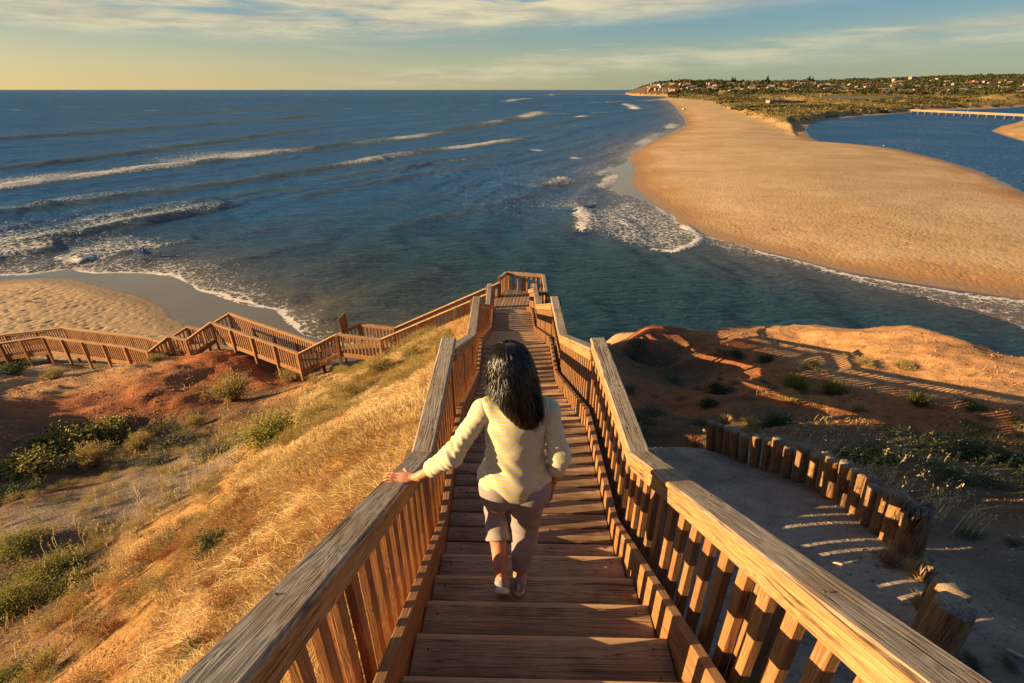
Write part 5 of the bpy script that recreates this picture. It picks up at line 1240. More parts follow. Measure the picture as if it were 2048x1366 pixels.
zones = [(1345, 'on the sea headland'), (1420, 'right of the headland'), (1500, 'below the pair of pines'), (1575, 'below the tallest pine'), (1650, 'below the slim skyline pine'), (1730, 'above the road wall'), (1800, 'right of the road wall'), (1870, 'below the skyline buildings'), (1950, 'behind the footbridge'), (2010, 'above the far river bend'), (9999, 'near the right edge')]
ords = ['leftmost', 'second from left', 'third from left', 'fourth from left', 'fifth from left', 'sixth from left', 'seventh from left', 'eighth from left', 'ninth from left']
cnt_ = {}
hs_ = sorted(zip(meta, [o for o in COL.objects if o.name.split('.')[0] == 'house']), key=lambda q: q[0][0])
for (px, py, a_, b_), o in hs_:
    zn = next(z_ for lim, z_ in zones if px < lim); row = 'high' if py < 171 else 'low' if py > 178 else 'half way up'; key = (a_, b_, row, zn); cnt_.setdefault(key, []).append(o)
for (a_, b_, row, zn), l in cnt_.items():
    for k, o in enumerate(l): o['label'] = '%s house, %s roof, %s %s' % (a_, b_, row, zn) + ('' if len(l) == 1 else ', ' + ords[k])
for px, py, w, h, lb in [(1815, 160.5, 70, 4, 'long pale building on the distant skyline, left of its taller neighbour'), (1841, 158.5, 30, 8, 'tall pale block on the distant skyline'), (1900, 159, 55, 3, 'low pale building on the distant skyline, furthest right')]:
    hz = far_hit(px, py + 3)
    if hz: house(hz[0], hz[1] + 60, hz[2], w, 20, h + 8, .1, M['wall_cream'], M['wall_white'], lb, 1, None)

# ------------------------------------------------------------------ trees
def blob_cloud(name, pts, size, squash, mat, seed, nt=14, lf=.35, kind='stuff', tint=True):
    """many leafy clumps: each clump a cluster of randomly turned leaf faces spread through an ellipsoid"""
    r_ = np.random.default_rng(seed); n = len(pts); pts = np.asarray(pts); size = np.asarray(size)
    P = r_.normal(size=(n, nt, 3)); P /= np.linalg.norm(P, axis=-1, keepdims=True); P *= (r_.random((n, nt, 1)) ** .35)
    up = P[..., 2:3] * .5 + .5
    C_ = pts[:, None, :] + P * size[:, None, None] * np.array((1, 1, squash)) + np.array((0, 0, 1)) * size[:, None, None] * squash * .7
    s = size[:, None, None] * lf * r_.uniform(.6, 1.3, (n, nt, 1))
    a = r_.normal(size=(n, nt, 3)); a /= np.linalg.norm(a, axis=-1, keepdims=True); nrm = P * .9 + r_.normal(size=(n, nt, 3)) * .35 + np.array((0, 0, .3)); a -= nrm * (a * nrm).sum(-1, keepdims=True) / (nrm ** 2).sum(-1, keepdims=True)
    a /= np.linalg.norm(a, axis=-1, keepdims=True); b = np.cross(nrm, a); b /= np.linalg.norm(b, axis=-1, keepdims=True)
    V = np.stack([C_ - a * s - b * s * .6, C_ + a * s - b * s * .5, C_ + a * s * .5 + b * s, C_ - a * s * .6 + b * s * .9], 2).reshape(-1, 3)
    F = np.arange(len(V)).reshape(-1, 4)
    tv = np.repeat(r_.random(n), nt * 4); 
    return raw_mesh(name, V, F, mat, smooth=False, attrs={'tint': tv})
def leaf_mat(name, a, b, c=None, rough=.7, trans=.25):
    m = Mat(name); t = m.attr('tint'); n = m.noise(m.coord('Object'), 1.5, 3, .6)
    col = m.ramp(m.math('ADD', m.math('MULTIPLY', t, .7), m.math('MULTIPLY', n, .3)), [(.15, a), (.6, b), (.9, c or b)])
    m.set(color=col, rough=rough, spec=.2)
    tr = m.n('ShaderNodeBsdfTranslucent'); m.l(col, tr.inputs[0]); mx = m.n('ShaderNodeMixShader'); mx.inputs[0].default_value = trans
    m.l(m.b.outputs[0], mx.inputs[1]); m.l(tr.outputs[0], mx.inputs[2]); m.l(mx.outputs[0], m.out.inputs[0]); return m.m
M['far_leaf'] = leaf_mat('far_tree_leaves', (.028, .036, .012), (.06, .062, .02), (.11, .09, .03), trans=.1)
M['scrub'] = leaf_mat('dune_scrub_leaves', (.09, .075, .022), (.20, .15, .05), (.30, .21, .07), trans=.15)
M['scrub_dark'] = leaf_mat('dark_scrub_leaves', (.03, .035, .012), (.07, .065, .02), (.14, .11, .035), trans=.1)
r0 = np.random.default_rng(11)
def scatter_px(n, boxes, fn):
    out = []
    for _ in range(n):
        x0, x1, y0, y1 = boxes[r0.integers(len(boxes))]
        out.append((r0.uniform(x0, x1), r0.uniform(y0, y1)))
    return out
def far_scatter(n, amin, amax, ymin, ymax, cond, seed):
    r_ = np.random.default_rng(seed); a = r_.uniform(amin, amax, n); yy = np.exp(r_.uniform(math.log(ymin), math.log(ymax), n)); xx = a * yy
    c = cond(xx, yy); xx, yy = xx[c], yy[c]
    ds_ = sdist(xx, yy, spit); dv_ = sdist(xx, yy, veg); db_ = sdist(xx, yy, bank_r); z = far_h(xx, yy, ds_, dv_, db_); return xx, yy, z, dv_
# suburb wood
xx, yy, z, dv_ = far_scatter(24000, .195, 1.15, 1300, 4200, lambda x, y: np.ones(x.shape, bool), 1)
ok = (z > 5) & (dv_ > np.where(yy > 1900, 6, 25)) & (hill(xx, yy) > 2); hpn = np.array(hp)
dmin = np.min((xx[:, None] - hpn[None, :, 0]) ** 2 + ((yy[:, None] + 14 - hpn[None, :, 1]) / 1.3) ** 2, 1); ok &= dmin > 22 ** 2
xx, yy, z = xx[ok], yy[ok], z[ok]
cl_ = vnoise(xx / 90, yy / 90, 5); sz = (3.6 + 5.0 * cl_) * np.random.default_rng(2).uniform(.6, 1.3, len(xx))
tag(blob_cloud('far_woodland', np.stack([xx, yy, z - 1], 1), sz, .85, M['far_leaf'], 21, nt=16, lf=.42), 'dark gum trees packed between the houses on the far hills', kind='stuff')
# dune scrub
xx, yy, z, dv_ = far_scatter(26000, .20, 1.1, 230, 1900, lambda x, y: np.ones(x.shape, bool), 3)
dens = fbm(xx, yy * .6, 60, 3, 53); ok = (dv_ > 2) & (hill(xx, yy) < 4) & (dens < .25); xx, yy, z, dens = xx[ok], yy[ok], z[ok], dens[ok]
front = yy < 620
dk = (fbm(xx, yy * .6, 45, 3, 54) > .08) & ~(front & (np.random.default_rng(4).random(len(xx)) < .8))
szs = np.random.default_rng(5).uniform(.45, 1.3, len(xx)) * np.interp(yy, [250, 600, 1500], [.75, 1.3, 2.4])
pp = np.stack([xx, yy, z - .2], 1)
tag(blob_cloud('dune_scrub', pp[~dk], szs[~dk], .55, M['scrub'], 22, nt=9, lf=.5), 'golden olive scrub covering the dunes behind the spit', kind='stuff')
tag(blob_cloud('dark_dune_scrub', pp[dk], szs[dk] * 1.45, .6, M['scrub_dark'], 23, nt=10, lf=.5), 'darker scrub clumps among the dunes', kind='stuff')
# pines one can tell apart on the skyline
M['pine'] = leaf_mat('pine_needles', (.02, .03, .012), (.035, .045, .015), trans=.05); M['bark'] = flat('bark', (.10, .07, .05), .9)
def pine(px, hpx, lb, seed):
    hz = far_hit(px, 168 if px < 1600 else 165)
    if hz is None: hz = far_hit(px, 172)
    x, y, z = hz; hgt = hpx * y / 880.
    t = empty('pine_tree', lb, 'tree', 'tall pines on the far skyline', loc=(x, y, z)); board('trunk', Vector((x, y, z)), Vector((x, y, z + hgt * .95)), hgt * .02, hgt * .02, M['bark'], t, bev=0, up=(0, 1, 0))
    pts = []; s = []
    for k in range(16):
        f = k / 15; w = hgt * .20 * (1 - f) ** .8 + .3
        for q in range(7): a = q * .9 + k; pts.append((x + w * math.cos(a) * .75, y + w * math.sin(a) * .75, z + hgt * (.18 + .8 * f))); s.append(w * .42)
        pts.append((x, y, z + hgt * (.18 + .8 * f))); s.append(w * .4)
    par_child(blob_cloud('crown', pts, s, .35, M['pine'], seed, nt=8, lf=.5), t)
for k, (px, h, lb) in enumerate([(1463, 12, 'left of a close pair of pines on the far skyline'), (1468, 11, 'right of a close pair of pines on the far skyline'), (1533, 14, 'tallest pine standing alone on the far skyline'), (1617, 11, 'slim pine on the skyline right of the tallest one'), (1342, 8, 'small pine on the headland by the sea'), (1624, 8, 'short pine beside the slim skyline pine')]):
    pine(px, h, lb, 100 + k)
# ------------------------------------------------------------------ plants on the headland
M['straw'] = leaf_mat('dry_straw', (.34, .20, .07), (.60, .42, .17), (.74, .58, .30), rough=.6, trans=.30)
M['oat'] = leaf_mat('pale_seed_stalks', (.45, .33, .15), (.70, .56, .30), rough=.6, trans=.3)
M['silver'] = leaf_mat('olive_gold_leaves', (.17, .13, .045), (.38, .29, .10), (.55, .43, .17), trans=.3)
M['green'] = leaf_mat('yellow_green_leaves', (.09, .10, .02), (.24, .24, .05), (.42, .38, .09), trans=.35)
M['darkleaf'] = leaf_mat('dark_green_leaves', (.030, .045, .018), (.07, .095, .03), (.13, .14, .04), trans=.2)
M['greyleaf'] = leaf_mat('grey_green_leaves', (.07, .08, .045), (.13, .14, .08), (.22, .20, .11), trans=.2)
M['rust'] = leaf_mat('rusty_seed_heads', (.15, .05, .018), (.34, .12, .04), (.50, .26, .09), trans=.25)
M['twig'] = flat('dry_twig', (.22, .13, .07), .9, .2, 30)
def blades(root, tip, w, bend=None, up=None):
    """two-triangle-wide tapering blades from root to tip through a raised middle point"""
    root = np.asarray(root); tip = np.asarray(tip); n = len(root); d = tip - root; L = np.linalg.norm(d, axis=1)[:, None]
    rnd_ = np.random.default_rng(n).normal(size=(n, 3)); s = np.cross(d, rnd_); s /= np.linalg.norm(s, axis=1)[:, None] + 1e-9; s *= np.asarray(w)[:, None] if np.ndim(w) else w
    mid = root + d * .55 + (bend if bend is not None else 0)
    V = np.stack([root - s, root + s, mid + s * .75, mid - s * .75, tip], 1).reshape(-1, 3); k = np.arange(n) * 5
    T = np.concatenate([np.stack([k, k + 1, k + 2], 1), np.stack([k, k + 2, k + 3], 1), np.stack([k + 3, k + 2, k + 4], 1)])
    return V, T
_sm = {}
def shrub_data(kind, var):
    if (kind, var) in _sm: return _sm[(kind, var)]
    r_ = np.random.default_rng(hash((kind, var)) % 1000 if False else {'silver': 10, 'green': 20, 'dark': 30, 'rust': 40, 'tuft': 50, 'grey': 60, 'straw': 70, 'flower': 80}[kind] + var)
    cfg = dict(silver=(150, 26, .050, .011, .95, 1.1), green=(120, 34, .040, .016, 1.0, .9), dark=(150, 26, .050, .026, 1.05, .62), rust=(90, 22, .030, .013, .9, .9), grey=(120, 24, .045, .018, 1.1, .6), flower=(150, 26, .052, .026, 1.05, .62))
    if kind in ('tuft', 'straw'):
        n = 520; a = r_.uniform(0, 6.283, n); rr = r_.random(n) ** .5 * .30; root = np.stack([rr * np.cos(a), rr * np.sin(a), -.05 * np.ones(n)], 1)
        sp = r_.uniform(.1, 1.0, n); L = r_.uniform(.5, 1.1, n); tip = root + np.stack([np.cos(a + r_.normal(0, .4, n)) * sp * L * .75, np.sin(a + r_.normal(0, .4, n)) * sp * L * .75, L * (1.05 - sp * .65)], 1)
        V, T = blades(root, tip, r_.uniform(.008, .016, n), bend=np.stack([0 * L, 0 * L, L * .16 * sp], 1)); ti = np.repeat(r_.random(n), 5)
        _sm[(kind, var)] = (None, (V, T, ti)); return _sm[(kind, var)]
    nt, nl, ls, lw, wd, ht = cfg[kind]
    a = r_.uniform(0, 6.283, nt); e = np.arccos(r_.uniform(.02, 1, nt)) ; L = r_.uniform(.72, 1.08, nt)
    if kind == 'silver': e *= .75
    root = np.stack([r_.normal(0, .10, nt), r_.normal(0, .10, nt), np.zeros(nt) - .06], 1)
    lump = 1 + .22 * np.sin(a * 3 + var) + .15 * np.sin(a * 5 + 1)
    tip = np.stack([np.cos(a) * np.sin(e) * wd * L * lump, np.sin(a) * np.sin(e) * wd * L * lump, np.cos(e) * ht * L + .06], 1)
    arch = np.stack([0 * L, 0 * L, .16 * np.sin(e) * ht], 1)
    SV, ST = blades(root, tip, np.full(nt, .010), bend=arch)
    ft = r_.uniform(.30, 1.03, (nt, nl)); P = root[:, None] * (1 - ft[..., None]) + tip[:, None] * ft[..., None] + arch[:, None] * (4 * ft * (1 - ft))[..., None]
    jit = .13 if kind in ('green', 'dark', 'grey', 'flower') else .075
    P = P + r_.normal(0, jit, P.shape) * (.4 + .6 * ft[..., None]); P[..., 2] = np.maximum(P[..., 2], -.05)
    dirn = (tip - root)[:, None] / np.linalg.norm(tip - root, axis=1)[:, None, None] * (1.0 if kind in ('silver', 'rust') else .45) + r_.normal(0, .45, P.shape)
    dirn /= np.linalg.norm(dirn, axis=-1, keepdims=True); nl_ = r_.normal(size=P.shape); s = np.cross(dirn, nl_); s /= np.linalg.norm(s, axis=-1, keepdims=True)
    l = ls * r_.uniform(.6, 1.5, (nt, nl, 1)); w = lw * r_.uniform(.7, 1.3, (nt, nl, 1))
    V = np.stack([P - dirn * l, P + s * w, P + dirn * l, P - s * w], 2).reshape(-1, 3); F = np.arange(len(V)).reshape(-1, 4)
    ti = np.repeat((np.clip(ft * .7 + .3 * r_.random((nt, nl)), 0, 1)).ravel(), 4)
    if kind == 'flower': ti = np.repeat(((P[..., 2] > .38 * ht) & (r_.random((nt, nl)) < .6)).astype(float).ravel(), 4)
    _sm[(kind, var)] = ((SV, ST), (V, F, ti)); return _sm[(kind, var)]
M['flower'] = leaf_mat('dark_leaves_with_yellow_tips', (.03, .045, .015), (.07, .09, .02), (.40, .33, .06), trans=.2)
KM = dict(silver='silver', green='green', dark='darkleaf', rust='rust', grey='greyleaf', flower='flower', tuft='green', straw='straw')
CATN = dict(silver='shrub', green='shrub', dark='shrub', rust='shrub', grey='shrub', flower='shrub', tuft='grass tuft', straw='grass tuft')
_smesh = {}
def shrub(kind, px, py, wpx, label, hs=1.0, group=None):
    x, y, z = hit(px, py); t = y * CS + (H0 - z) * SN; sc = wpx / 2 * t / F
    var = len([1 for k in _smesh if k[0] == kind]) if len([1 for k in _smesh if k[0] == kind]) < 2 else random.randint(0, 1)
    root = empty({'shrub': 'shrub', 'grass tuft': 'grass_tuft'}[CATN[kind]], label, CATN[kind], group, loc=(x, y, z - .02))
    root.rotation_euler = (0, 0, random.uniform(0, 6.28)); root.scale = (sc, sc, sc * hs)
    key = (kind, var)
    if key not in _smesh:
        st_, lf = shrub_data(kind, var)
        so = raw_mesh('stems', st_[0], st_[1], M['twig'], smooth=False) if st_ else None
        lo = raw_mesh('leaves' if kind not in ('tuft', 'straw') else 'blades', lf[0], lf[1], M[KM[kind]], smooth=False, attrs={'tint': lf[2]})
        _smesh[key] = (so.data if so else None, lo.data); parts_ = [o for o in (so, lo) if o]
    else:
        parts_ = []
        for d_, nm in zip(_smesh[key], ('stems', 'leaves' if kind not in ('tuft', 'straw') else 'blades')):
            if d_: o = bpy.data.objects.new(nm, d_); COL.objects.link(o); parts_.append(o)
    for o in parts_: o.parent = root
    return root
SH = [
 ('silver', 470, 800, 105, 'feathery golden shrub on the red mound below the walkway', 1.0), ('green', 545, 885, 150, 'airy yellow-green shrub, largest on the left slope below the walkway', .95), ('silver', 640, 842, 85, 'golden olive bush right of the large airy green shrub', .8),
 ('silver', 700, 795, 80, 'golden bush half way up the grassy ridge towards the walkway', .8), ('silver', 765, 742, 75, 'golden bush on the ridge just below the walkway corner', .8), ('silver', 825, 715, 66, 'golden bush on the ridge near the left hand rail', .8), ('silver', 870, 690, 50, 'small golden bush at the top of the ridge beside the stairs', .8),
 ('silver', 590, 760, 90, 'low brown-gold bush in the hollow below the walkway', .6), ('silver', 190, 930, 92, 'round golden brown bush in front of the dark leafy bank', 1.0), ('silver', 285, 898, 70, 'small round golden bush right of the dark leafy bank', 1.0), ('silver', 392, 852, 50, 'small feathery tuft bush in the hollow left of the airy green shrub', .9),
 ('flower', 50, 945, 130, 'dark spreading shrub with yellow tips, leftmost of the leafy bank', .6), ('flower', 125, 900, 150, 'dark spreading shrub with yellow tips in the middle of the leafy bank', .6), ('flower', 205, 875, 120, 'dark spreading shrub with yellow tips, right end of the leafy bank', .6), ('dark', 20, 1000, 90, 'dark low shrub in the shaded hollow at the left edge', .6),
 ('grey', 350, 895, 110, 'grey-green low shrub in the hollow behind the golden bushes', .6), ('grey', 430, 912, 90, 'brownish low shrub at the foot of the airy green shrub', .6), ('grey', 310, 930, 80, 'low grey shrub in the middle of the hollow', .6),
 ('green', 40, 1095, 105, 'yellow-green bush at the left edge above the gravel', .7), ('green', 105, 1150, 115, 'yellow-green bush, broadest at the lower left', .7), ('green', 25, 1215, 120, 'yellow-green bush cut by the left edge', .8), ('flower', 150, 1170, 85, 'dark bush with yellow tips behind the lower left bushes', .7),
 ('silver', 92, 1350, 100, 'pale golden bush near the bottom left corner', 1.0), ('green', 20, 1366, 90, 'green bush in the bottom left corner', .9), ('dark', 435, 1090, 95, 'dark green cushion shrub in the dry grass', .45), ('green', 462, 1215, 80, 'leafy green patch close to the near left hand rail', .35), ('dark', 400, 1300, 85, 'dark green cushion shrub against the near left hand rail', .45),
 ('rust', 300, 1125, 95, 'rusty dry bush in the lower left grass', .9), ('rust', 270, 1195, 95, 'rusty dry bush below another at the lower left', .9), ('rust', 225, 1265, 85, 'rusty dry bush nearest the bottom left', .9), ('rust', 505, 1065, 70, 'rusty dry bush beside the dark cushion shrub', .9), ('rust', 425, 1170, 70, 'rusty dry bush between the cushion shrubs', .8), ('rust', 160, 1215, 70, 'rusty dry bush among the lower left green bushes', .8), ('rust', 490, 985, 55, 'small rusty dry bush high on the golden slope', .8),
 ('silver', 110, 757, 60, 'small brown bush on the sand below the far left walkway', .6), ('dark', 20, 745, 70, 'dark bush below the walkway at the left edge', .6), ('silver', 40, 728, 50, 'brown bush in shade under the walkway at the left edge', .7), ('silver', 350, 708, 50, 'tawny bush where the walkway meets the mound', .5), ('silver', 310, 722, 50, 'tawny bush on the mound edge under the walkway posts', .5),
 ('dark', 1475, 710, 38, 'small dark bush standing on the red headland, leftmost of three in a row', .6), ('dark', 1532, 722, 42, 'small dark bush on the red headland, middle of three in a row', .6), ('silver', 1725, 730, 50, 'olive bush on the striped red slope', .6), ('silver', 1806, 738, 62, 'broad olive bush on the striped red slope, right of its neighbour', .5),
 ('dark', 1436, 785, 52, 'tall dark round bush on the shaded slope right of the stairs', 1.0), ('dark', 1418, 812, 44, 'dark bush just below the tall round one', .8), ('dark', 1560, 850, 80, 'dark bush behind the row of logs', .6), ('tuft', 1836, 808, 72, 'tall green rush tuft on the red slope', 1.2), ('tuft', 1590, 775, 95, 'long arching green grass clump behind the logs, left one', .75), ('tuft', 1668, 785, 90, 'long arching green grass clump behind the logs, right one', .75),
 ('straw', 1575, 800, 80, 'sunlit straw coloured grass clump below the green arching grass', .8), ('straw', 1640, 812, 80, 'sunlit straw coloured grass clump right of its neighbour', .7), ('straw', 1720, 820, 70, 'sunlit dry grass clump on the orange bank', .6), ('dark', 1955, 822, 66, 'small dark bush on the bank at the right', .5), ('flower', 1755, 925, 110, 'low green bush with yellow tips behind the log wall', .5), ('grey', 1850, 900, 110, 'grey-green low bush on the right bank', .5),
 ('dark', 1950, 915, 130, 'broad dark green shrub on the right bank', .5), ('dark', 2030, 930, 110, 'dark green shrub cut by the right edge', .5), ('grey', 1930, 965, 120, 'grey-green scrub in front of the broad dark shrub', .4), ('grey', 1275, 690, 55, 'grey-green bush at the cliff top right of the stairs', .6), ('grey', 1262, 715, 50, 'grey-green bush below the cliff top bush beside the stairs', .6), ('grey', 1345, 765, 60, 'dim grey bush on the shaded slope', .5),
 ('grey', 1310, 830, 80, 'dim brown-grey bush just right of the stairs', .5), ('rust', 1392, 888, 60, 'rusty dry bush at the top of the gravel path', .7), ('grey', 1275, 840, 55, 'grey bush against the right hand rail', .6), ('straw', 2040, 870, 60, 'straw tuft cut by the right edge', .8),
 ('straw', 1805, 1120, 130, 'dry grass clump at the foot of the log wall', .7), ('straw', 1850, 1165, 130, 'dry grass clump beside the broken log', .7), ('rust', 1785, 1135, 110, 'rusty dry clump spilling from the log wall', .6), ('straw', 1845, 1215, 90, 'sunlit straw at the foot of the split log stump', .5), ('grey', 1950, 1080, 70, 'pale grey tuft on the right gravel', .6), ('grey', 2035, 1095, 60, 'pale grey tuft at the right edge', .6), ('straw', 1962, 1160, 40, 'small star shaped straw tuft on the right gravel', .4), ('grey', 1945, 1345, 70, 'green-grey weeds at the foot of the nearest log', .5), ('grey', 2030, 1330, 60, 'green-grey weeds in the bottom right corner', .5),
 ('straw', 1500, 850, 60, 'dry grass standing behind the far end of the log wall', .9), ('straw', 1450, 845, 50, 'dry grass at the far end of the log wall', .9), ('silver', 1620, 735, 50, 'brown dry brush on the striped slope', .5), ('silver', 1440, 705, 40, 'tawny brush on the lit patch of the red headland', .4), ('silver', 2043, 860, 40, 'tawny brush at the right edge of the striped slope', .6)]
for kind, px, py, w, lb, hs in SH: shrub(kind, px, py, w, lb, hs)

def to_px(x, y, z):
    t = y * CS + (H0 - z) * SN; return 1024 + F * x / t, 683 - F * (y * SN - (H0 - z) * CS) / t
gr_ = np.random.default_rng(9)
def ground_n(x, y):
    e = .12; return -(ground_h(x + e, y) - ground_h(x - e, y)) / (2 * e), -(ground_h(x, y + e) - ground_h(x, y - e)) / (2 * e)
def scatter(n, x0, x1, y0, y1, dens, poly=None):
    x = gr_.uniform(x0, x1, n); y = y0 + (y1 - y0) * gr_.random(n) ** 1.35; d = dens(x, y); k = gr_.random(n) < d; x, y = x[k], y[k]
    z = ground_h(x, y)
    if poly is not None:
        px, py = to_px(x, y, z); m_ = inside(px, py, np.array(poly, float)); x, y, z = x[m_], y[m_], z[m_]
    return x, y, z
slope_poly = [(900, 655), (790, 680), (690, 715), (630, 745), (600, 800), (600, 860), (490, 920), (460, 980), (400, 1060), (330, 1150), (300, 1260), (220, 1400), (100, 1800), (900, 1800), (900, 900)]
def dens1(x, y):
    near_ = sstep(6.5, 3.0, y + (x + 1) * .2) * sstep(-1.6, -3.2, x)          # the lower left is rougher and barer
    return np.clip(.58 - .22 * near_ + fbm(x, y, 1.3, 3, 201) * 1.7 + fbm(x, y, .35, 2, 202) * .9, .0, 1)
x, y, z = scatter(560000, -9, -.78, .2, 19.5, dens1, slope_poly)
if len(x) > 330000: x, y, z = x[:330000], y[:330000], z[:330000]
n = len(x); gx_, gy_ = ground_n(x, y); a = np.arctan2(gy_, gx_) + gr_.normal(0, .55, n) + fbm(x, y, .9, 2, 203) * 1.4
L = gr_.uniform(.05, .15, n) * (1 + .5 * (fbm(x, y, 1.0, 2, 204) > .1)); el_ = gr_.uniform(.05, .9, n) * np.where(gr_.random(n) < .15, 1.6, 1)
root = np.stack([x, y, z - .004], 1); sl_ = -(gx_ * np.cos(a) + gy_ * np.sin(a))
tip = root + np.stack([np.cos(a) * np.cos(el_) * L, np.sin(a) * np.cos(el_) * L, np.sin(el_) * L + sl_ * np.cos(el_) * L], 1)
wz = np.interp(y, [0, 5, 18], [.0018, .0035, .009])
V, T = blades(root, tip, wz * gr_.uniform(.6, 1.3, n), bend=np.stack([0 * L, 0 * L, L * .15], 1))
near_ = sstep(7.5, 3.0, y) * sstep(-1.4, -3.0, x)
tn = np.clip(.62 - .35 * near_ + fbm(x, y, .8, 3, 205) * .9 + gr_.normal(0, .16, n), 0, 1)
tag(raw_mesh('dry_grass', V, T, M['straw'], smooth=False, attrs={'tint': np.repeat(tn, 5)}), 'matted golden dry grass covering the slope left of the stairs', kind='stuff')
# long bleached straws lying on the slope and thin grass elsewhere
x, y, z = scatter(60000, -9, -.78, .2, 16, lambda a, b: np.clip(.3 + fbm(a, b, 1.0, 3, 211) * 1.6, 0, 1), slope_poly)
n = len(x); gx_, gy_ = ground_n(x, y); a = np.arctan2(gy_, gx_) + gr_.normal(0, .8, n); L = gr_.uniform(.12, .38, n); el_ = np.abs(gr_.normal(.12, .2, n))
root = np.stack([x, y, z + .01], 1); sl_ = -(gx_ * np.cos(a) + gy_ * np.sin(a)); tip = root + np.stack([np.cos(a) * L * np.cos(el_), np.sin(a) * L * np.cos(el_), np.sin(el_) * L + sl_ * L], 1)
V, T = blades(root, tip, np.interp(y, [0, 5, 16], [.0016, .003, .006]) * np.ones(n), bend=np.stack([0 * L, 0 * L, L * .16 * gr_.random(n)], 1))
tag(raw_mesh('straw', V, T, M['oat'], smooth=False, attrs={'tint': np.repeat(gr_.random(n), 5)}), 'long bleached straws lying over the golden slope', kind='stuff')
def dens2(x, y): return np.clip(-.10 + fbm(x, y, 1.6, 3, 221) * 1.9, 0, 1)
x, y, z = scatter(230000, -22, 24, .5, 20.5, dens2)
k = (x < -1) | ((x > 1.0) & (path_mask(x, y) < .05)); px, py = to_px(x, y, z); k &= ~inside(px, py, np.array(slope_poly, float)) & (px > -60) & (px < 2110) & (py < 1420)
k &= ~((x > 9) & (y > 10) & (gr_.random(len(x)) < .93)) & ~((x < -9) & (y > 13) & (gr_.random(len(x)) < .85))
x, y, z = x[k], y[k], z[k]; n = len(x); a = gr_.uniform(0, 6.28, n); L = gr_.uniform(.05, .22, n); el_ = gr_.uniform(.2, 1.4, n)
root = np.stack([x, y, z], 1); tip = root + np.stack([np.cos(a) * L * np.cos(el_), np.sin(a) * L * np.cos(el_), np.sin(el_) * L], 1)
V, T = blades(root, tip, np.interp(np.hypot(x, y), [0, 5, 20], [.0018, .0035, .009]) * np.ones(n), bend=np.stack([0 * L, 0 * L, L * .1], 1))
tag(raw_mesh('thin_grass', V, T, M['straw'], smooth=False, attrs={'tint': np.repeat(np.clip(gr_.random(n) * .8, 0, 1), 5)}), 'thin dry grass scattered over the hollow and the right bank', kind='stuff')
# low weedy clumps, too many to count, merged
def clumps(n, poly, kinds, smin_, smax_, name, lb, mat, dens, area, sub_=.35, seed=1):
    q_ = np.random.default_rng(seed); x = q_.uniform(area[0], area[1], n); y = area[2] + (area[3] - area[2]) * q_.random(n) ** 1.3; k = q_.random(n) < dens(x, y); x, y = x[k], y[k]; z = ground_h(x, y)
    px, py = to_px(x, y, z); m_ = inside(px, py, np.array(poly, float)); x, y, z = x[m_], y[m_], z[m_]; VV, FF, TT = [], [], []; o_ = 0
    for i in range(len(x)):
        _, (V, F_, ti) = shrub_data(kinds[i % len(kinds)], i % 2); nf = len(F_); per = F_.shape[1]
        if per == 4: pick = q_.permutation(nf)[:int(nf * sub_)]; V2 = V.reshape(nf, 4, 3)[pick].reshape(-1, 3); t2 = ti.reshape(nf, 4)[pick].ravel()
        else: continue
        s = q_.uniform(smin_, smax_); a = q_.uniform(0, 6.28); c, s_ = math.cos(a), math.sin(a)
        V3 = np.stack([(V2[:, 0] * c - V2[:, 1] * s_) * s + x[i], (V2[:, 0] * s_ + V2[:, 1] * c) * s + y[i], V2[:, 2] * s * .75 + z[i]], 1); VV.append(V3); TT.append(t2 * .8 + .2 * q_.random())
    V = np.concatenate(VV); return tag(raw_mesh(name, V, np.arange(len(V)).reshape(-1, 4), mat, smooth=False, attrs={'tint': np.concatenate(TT)}), lb, kind='stuff')
low_left = [(620, 960), (520, 1010), (430, 980), (330, 1060), (180, 1160), (60, 1290), (-40, 1420), (520, 1420), (640, 1180), (760, 1010)]
hollow = [(-40, 880), (250, 860), (470, 850), (490, 930), (440, 1010), (380, 1100), (320, 1200), (240, 1320), (150, 1420), (-60, 1420)]
clumps(620, low_left, ['rust', 'rust', 'silver'], .11, .27, 'rusty_weeds', 'rusty brown weeds mixed through the lower grass', M['rust'], lambda a, b: np.clip(.5 + fbm(a, b, 1.5, 2, 251) * 2, 0, 1), (-9, -1, .5, 9), .22, 1)
clumps(700, hollow, ['grey', 'silver', 'rust'], .12, .34, 'hollow_weeds', 'dull brown and grey weeds in the shaded hollow', M['greyleaf'], lambda a, b: np.clip(.55 + fbm(a, b, 2, 2, 252) * 2, 0, 1), (-16, -3, 2, 15), .28, 2)
clumps(620, hollow, ['silver'], .12, .30, 'tawny_weeds', 'tawny dry weeds in the shaded hollow', M['silver'], lambda a, b: np.clip(.5 + fbm(a, b, 2, 2, 253) * 2, 0, 1), (-16, -3, 2, 15), .28, 3)
clumps(260, [(900, 655), (690, 715), (630, 745), (600, 860), (560, 900), (900, 720)], ['silver'], .22, .42, 'ridge_weeds', 'golden olive weeds along the top of the grassy ridge', M['silver'], lambda a, b: .8 + 0 * a, (-8, -1, 8, 19), .30, 4)
clumps(330, [(1480, 850), (1700, 870), (1900, 830), (2100, 850), (2100, 1060), (1900, 1030), (1800, 960), (1560, 870)], ['grey', 'green', 'grey'], .14, .36, 'bank_weeds', 'green and grey ground cover on the shaded right bank', M['darkleaf'], lambda a, b: np.clip(.45 + fbm(a, b, 2.2, 2, 254) * 2, 0, 1), (3.2, 15, 3.5, 13), .28, 5)
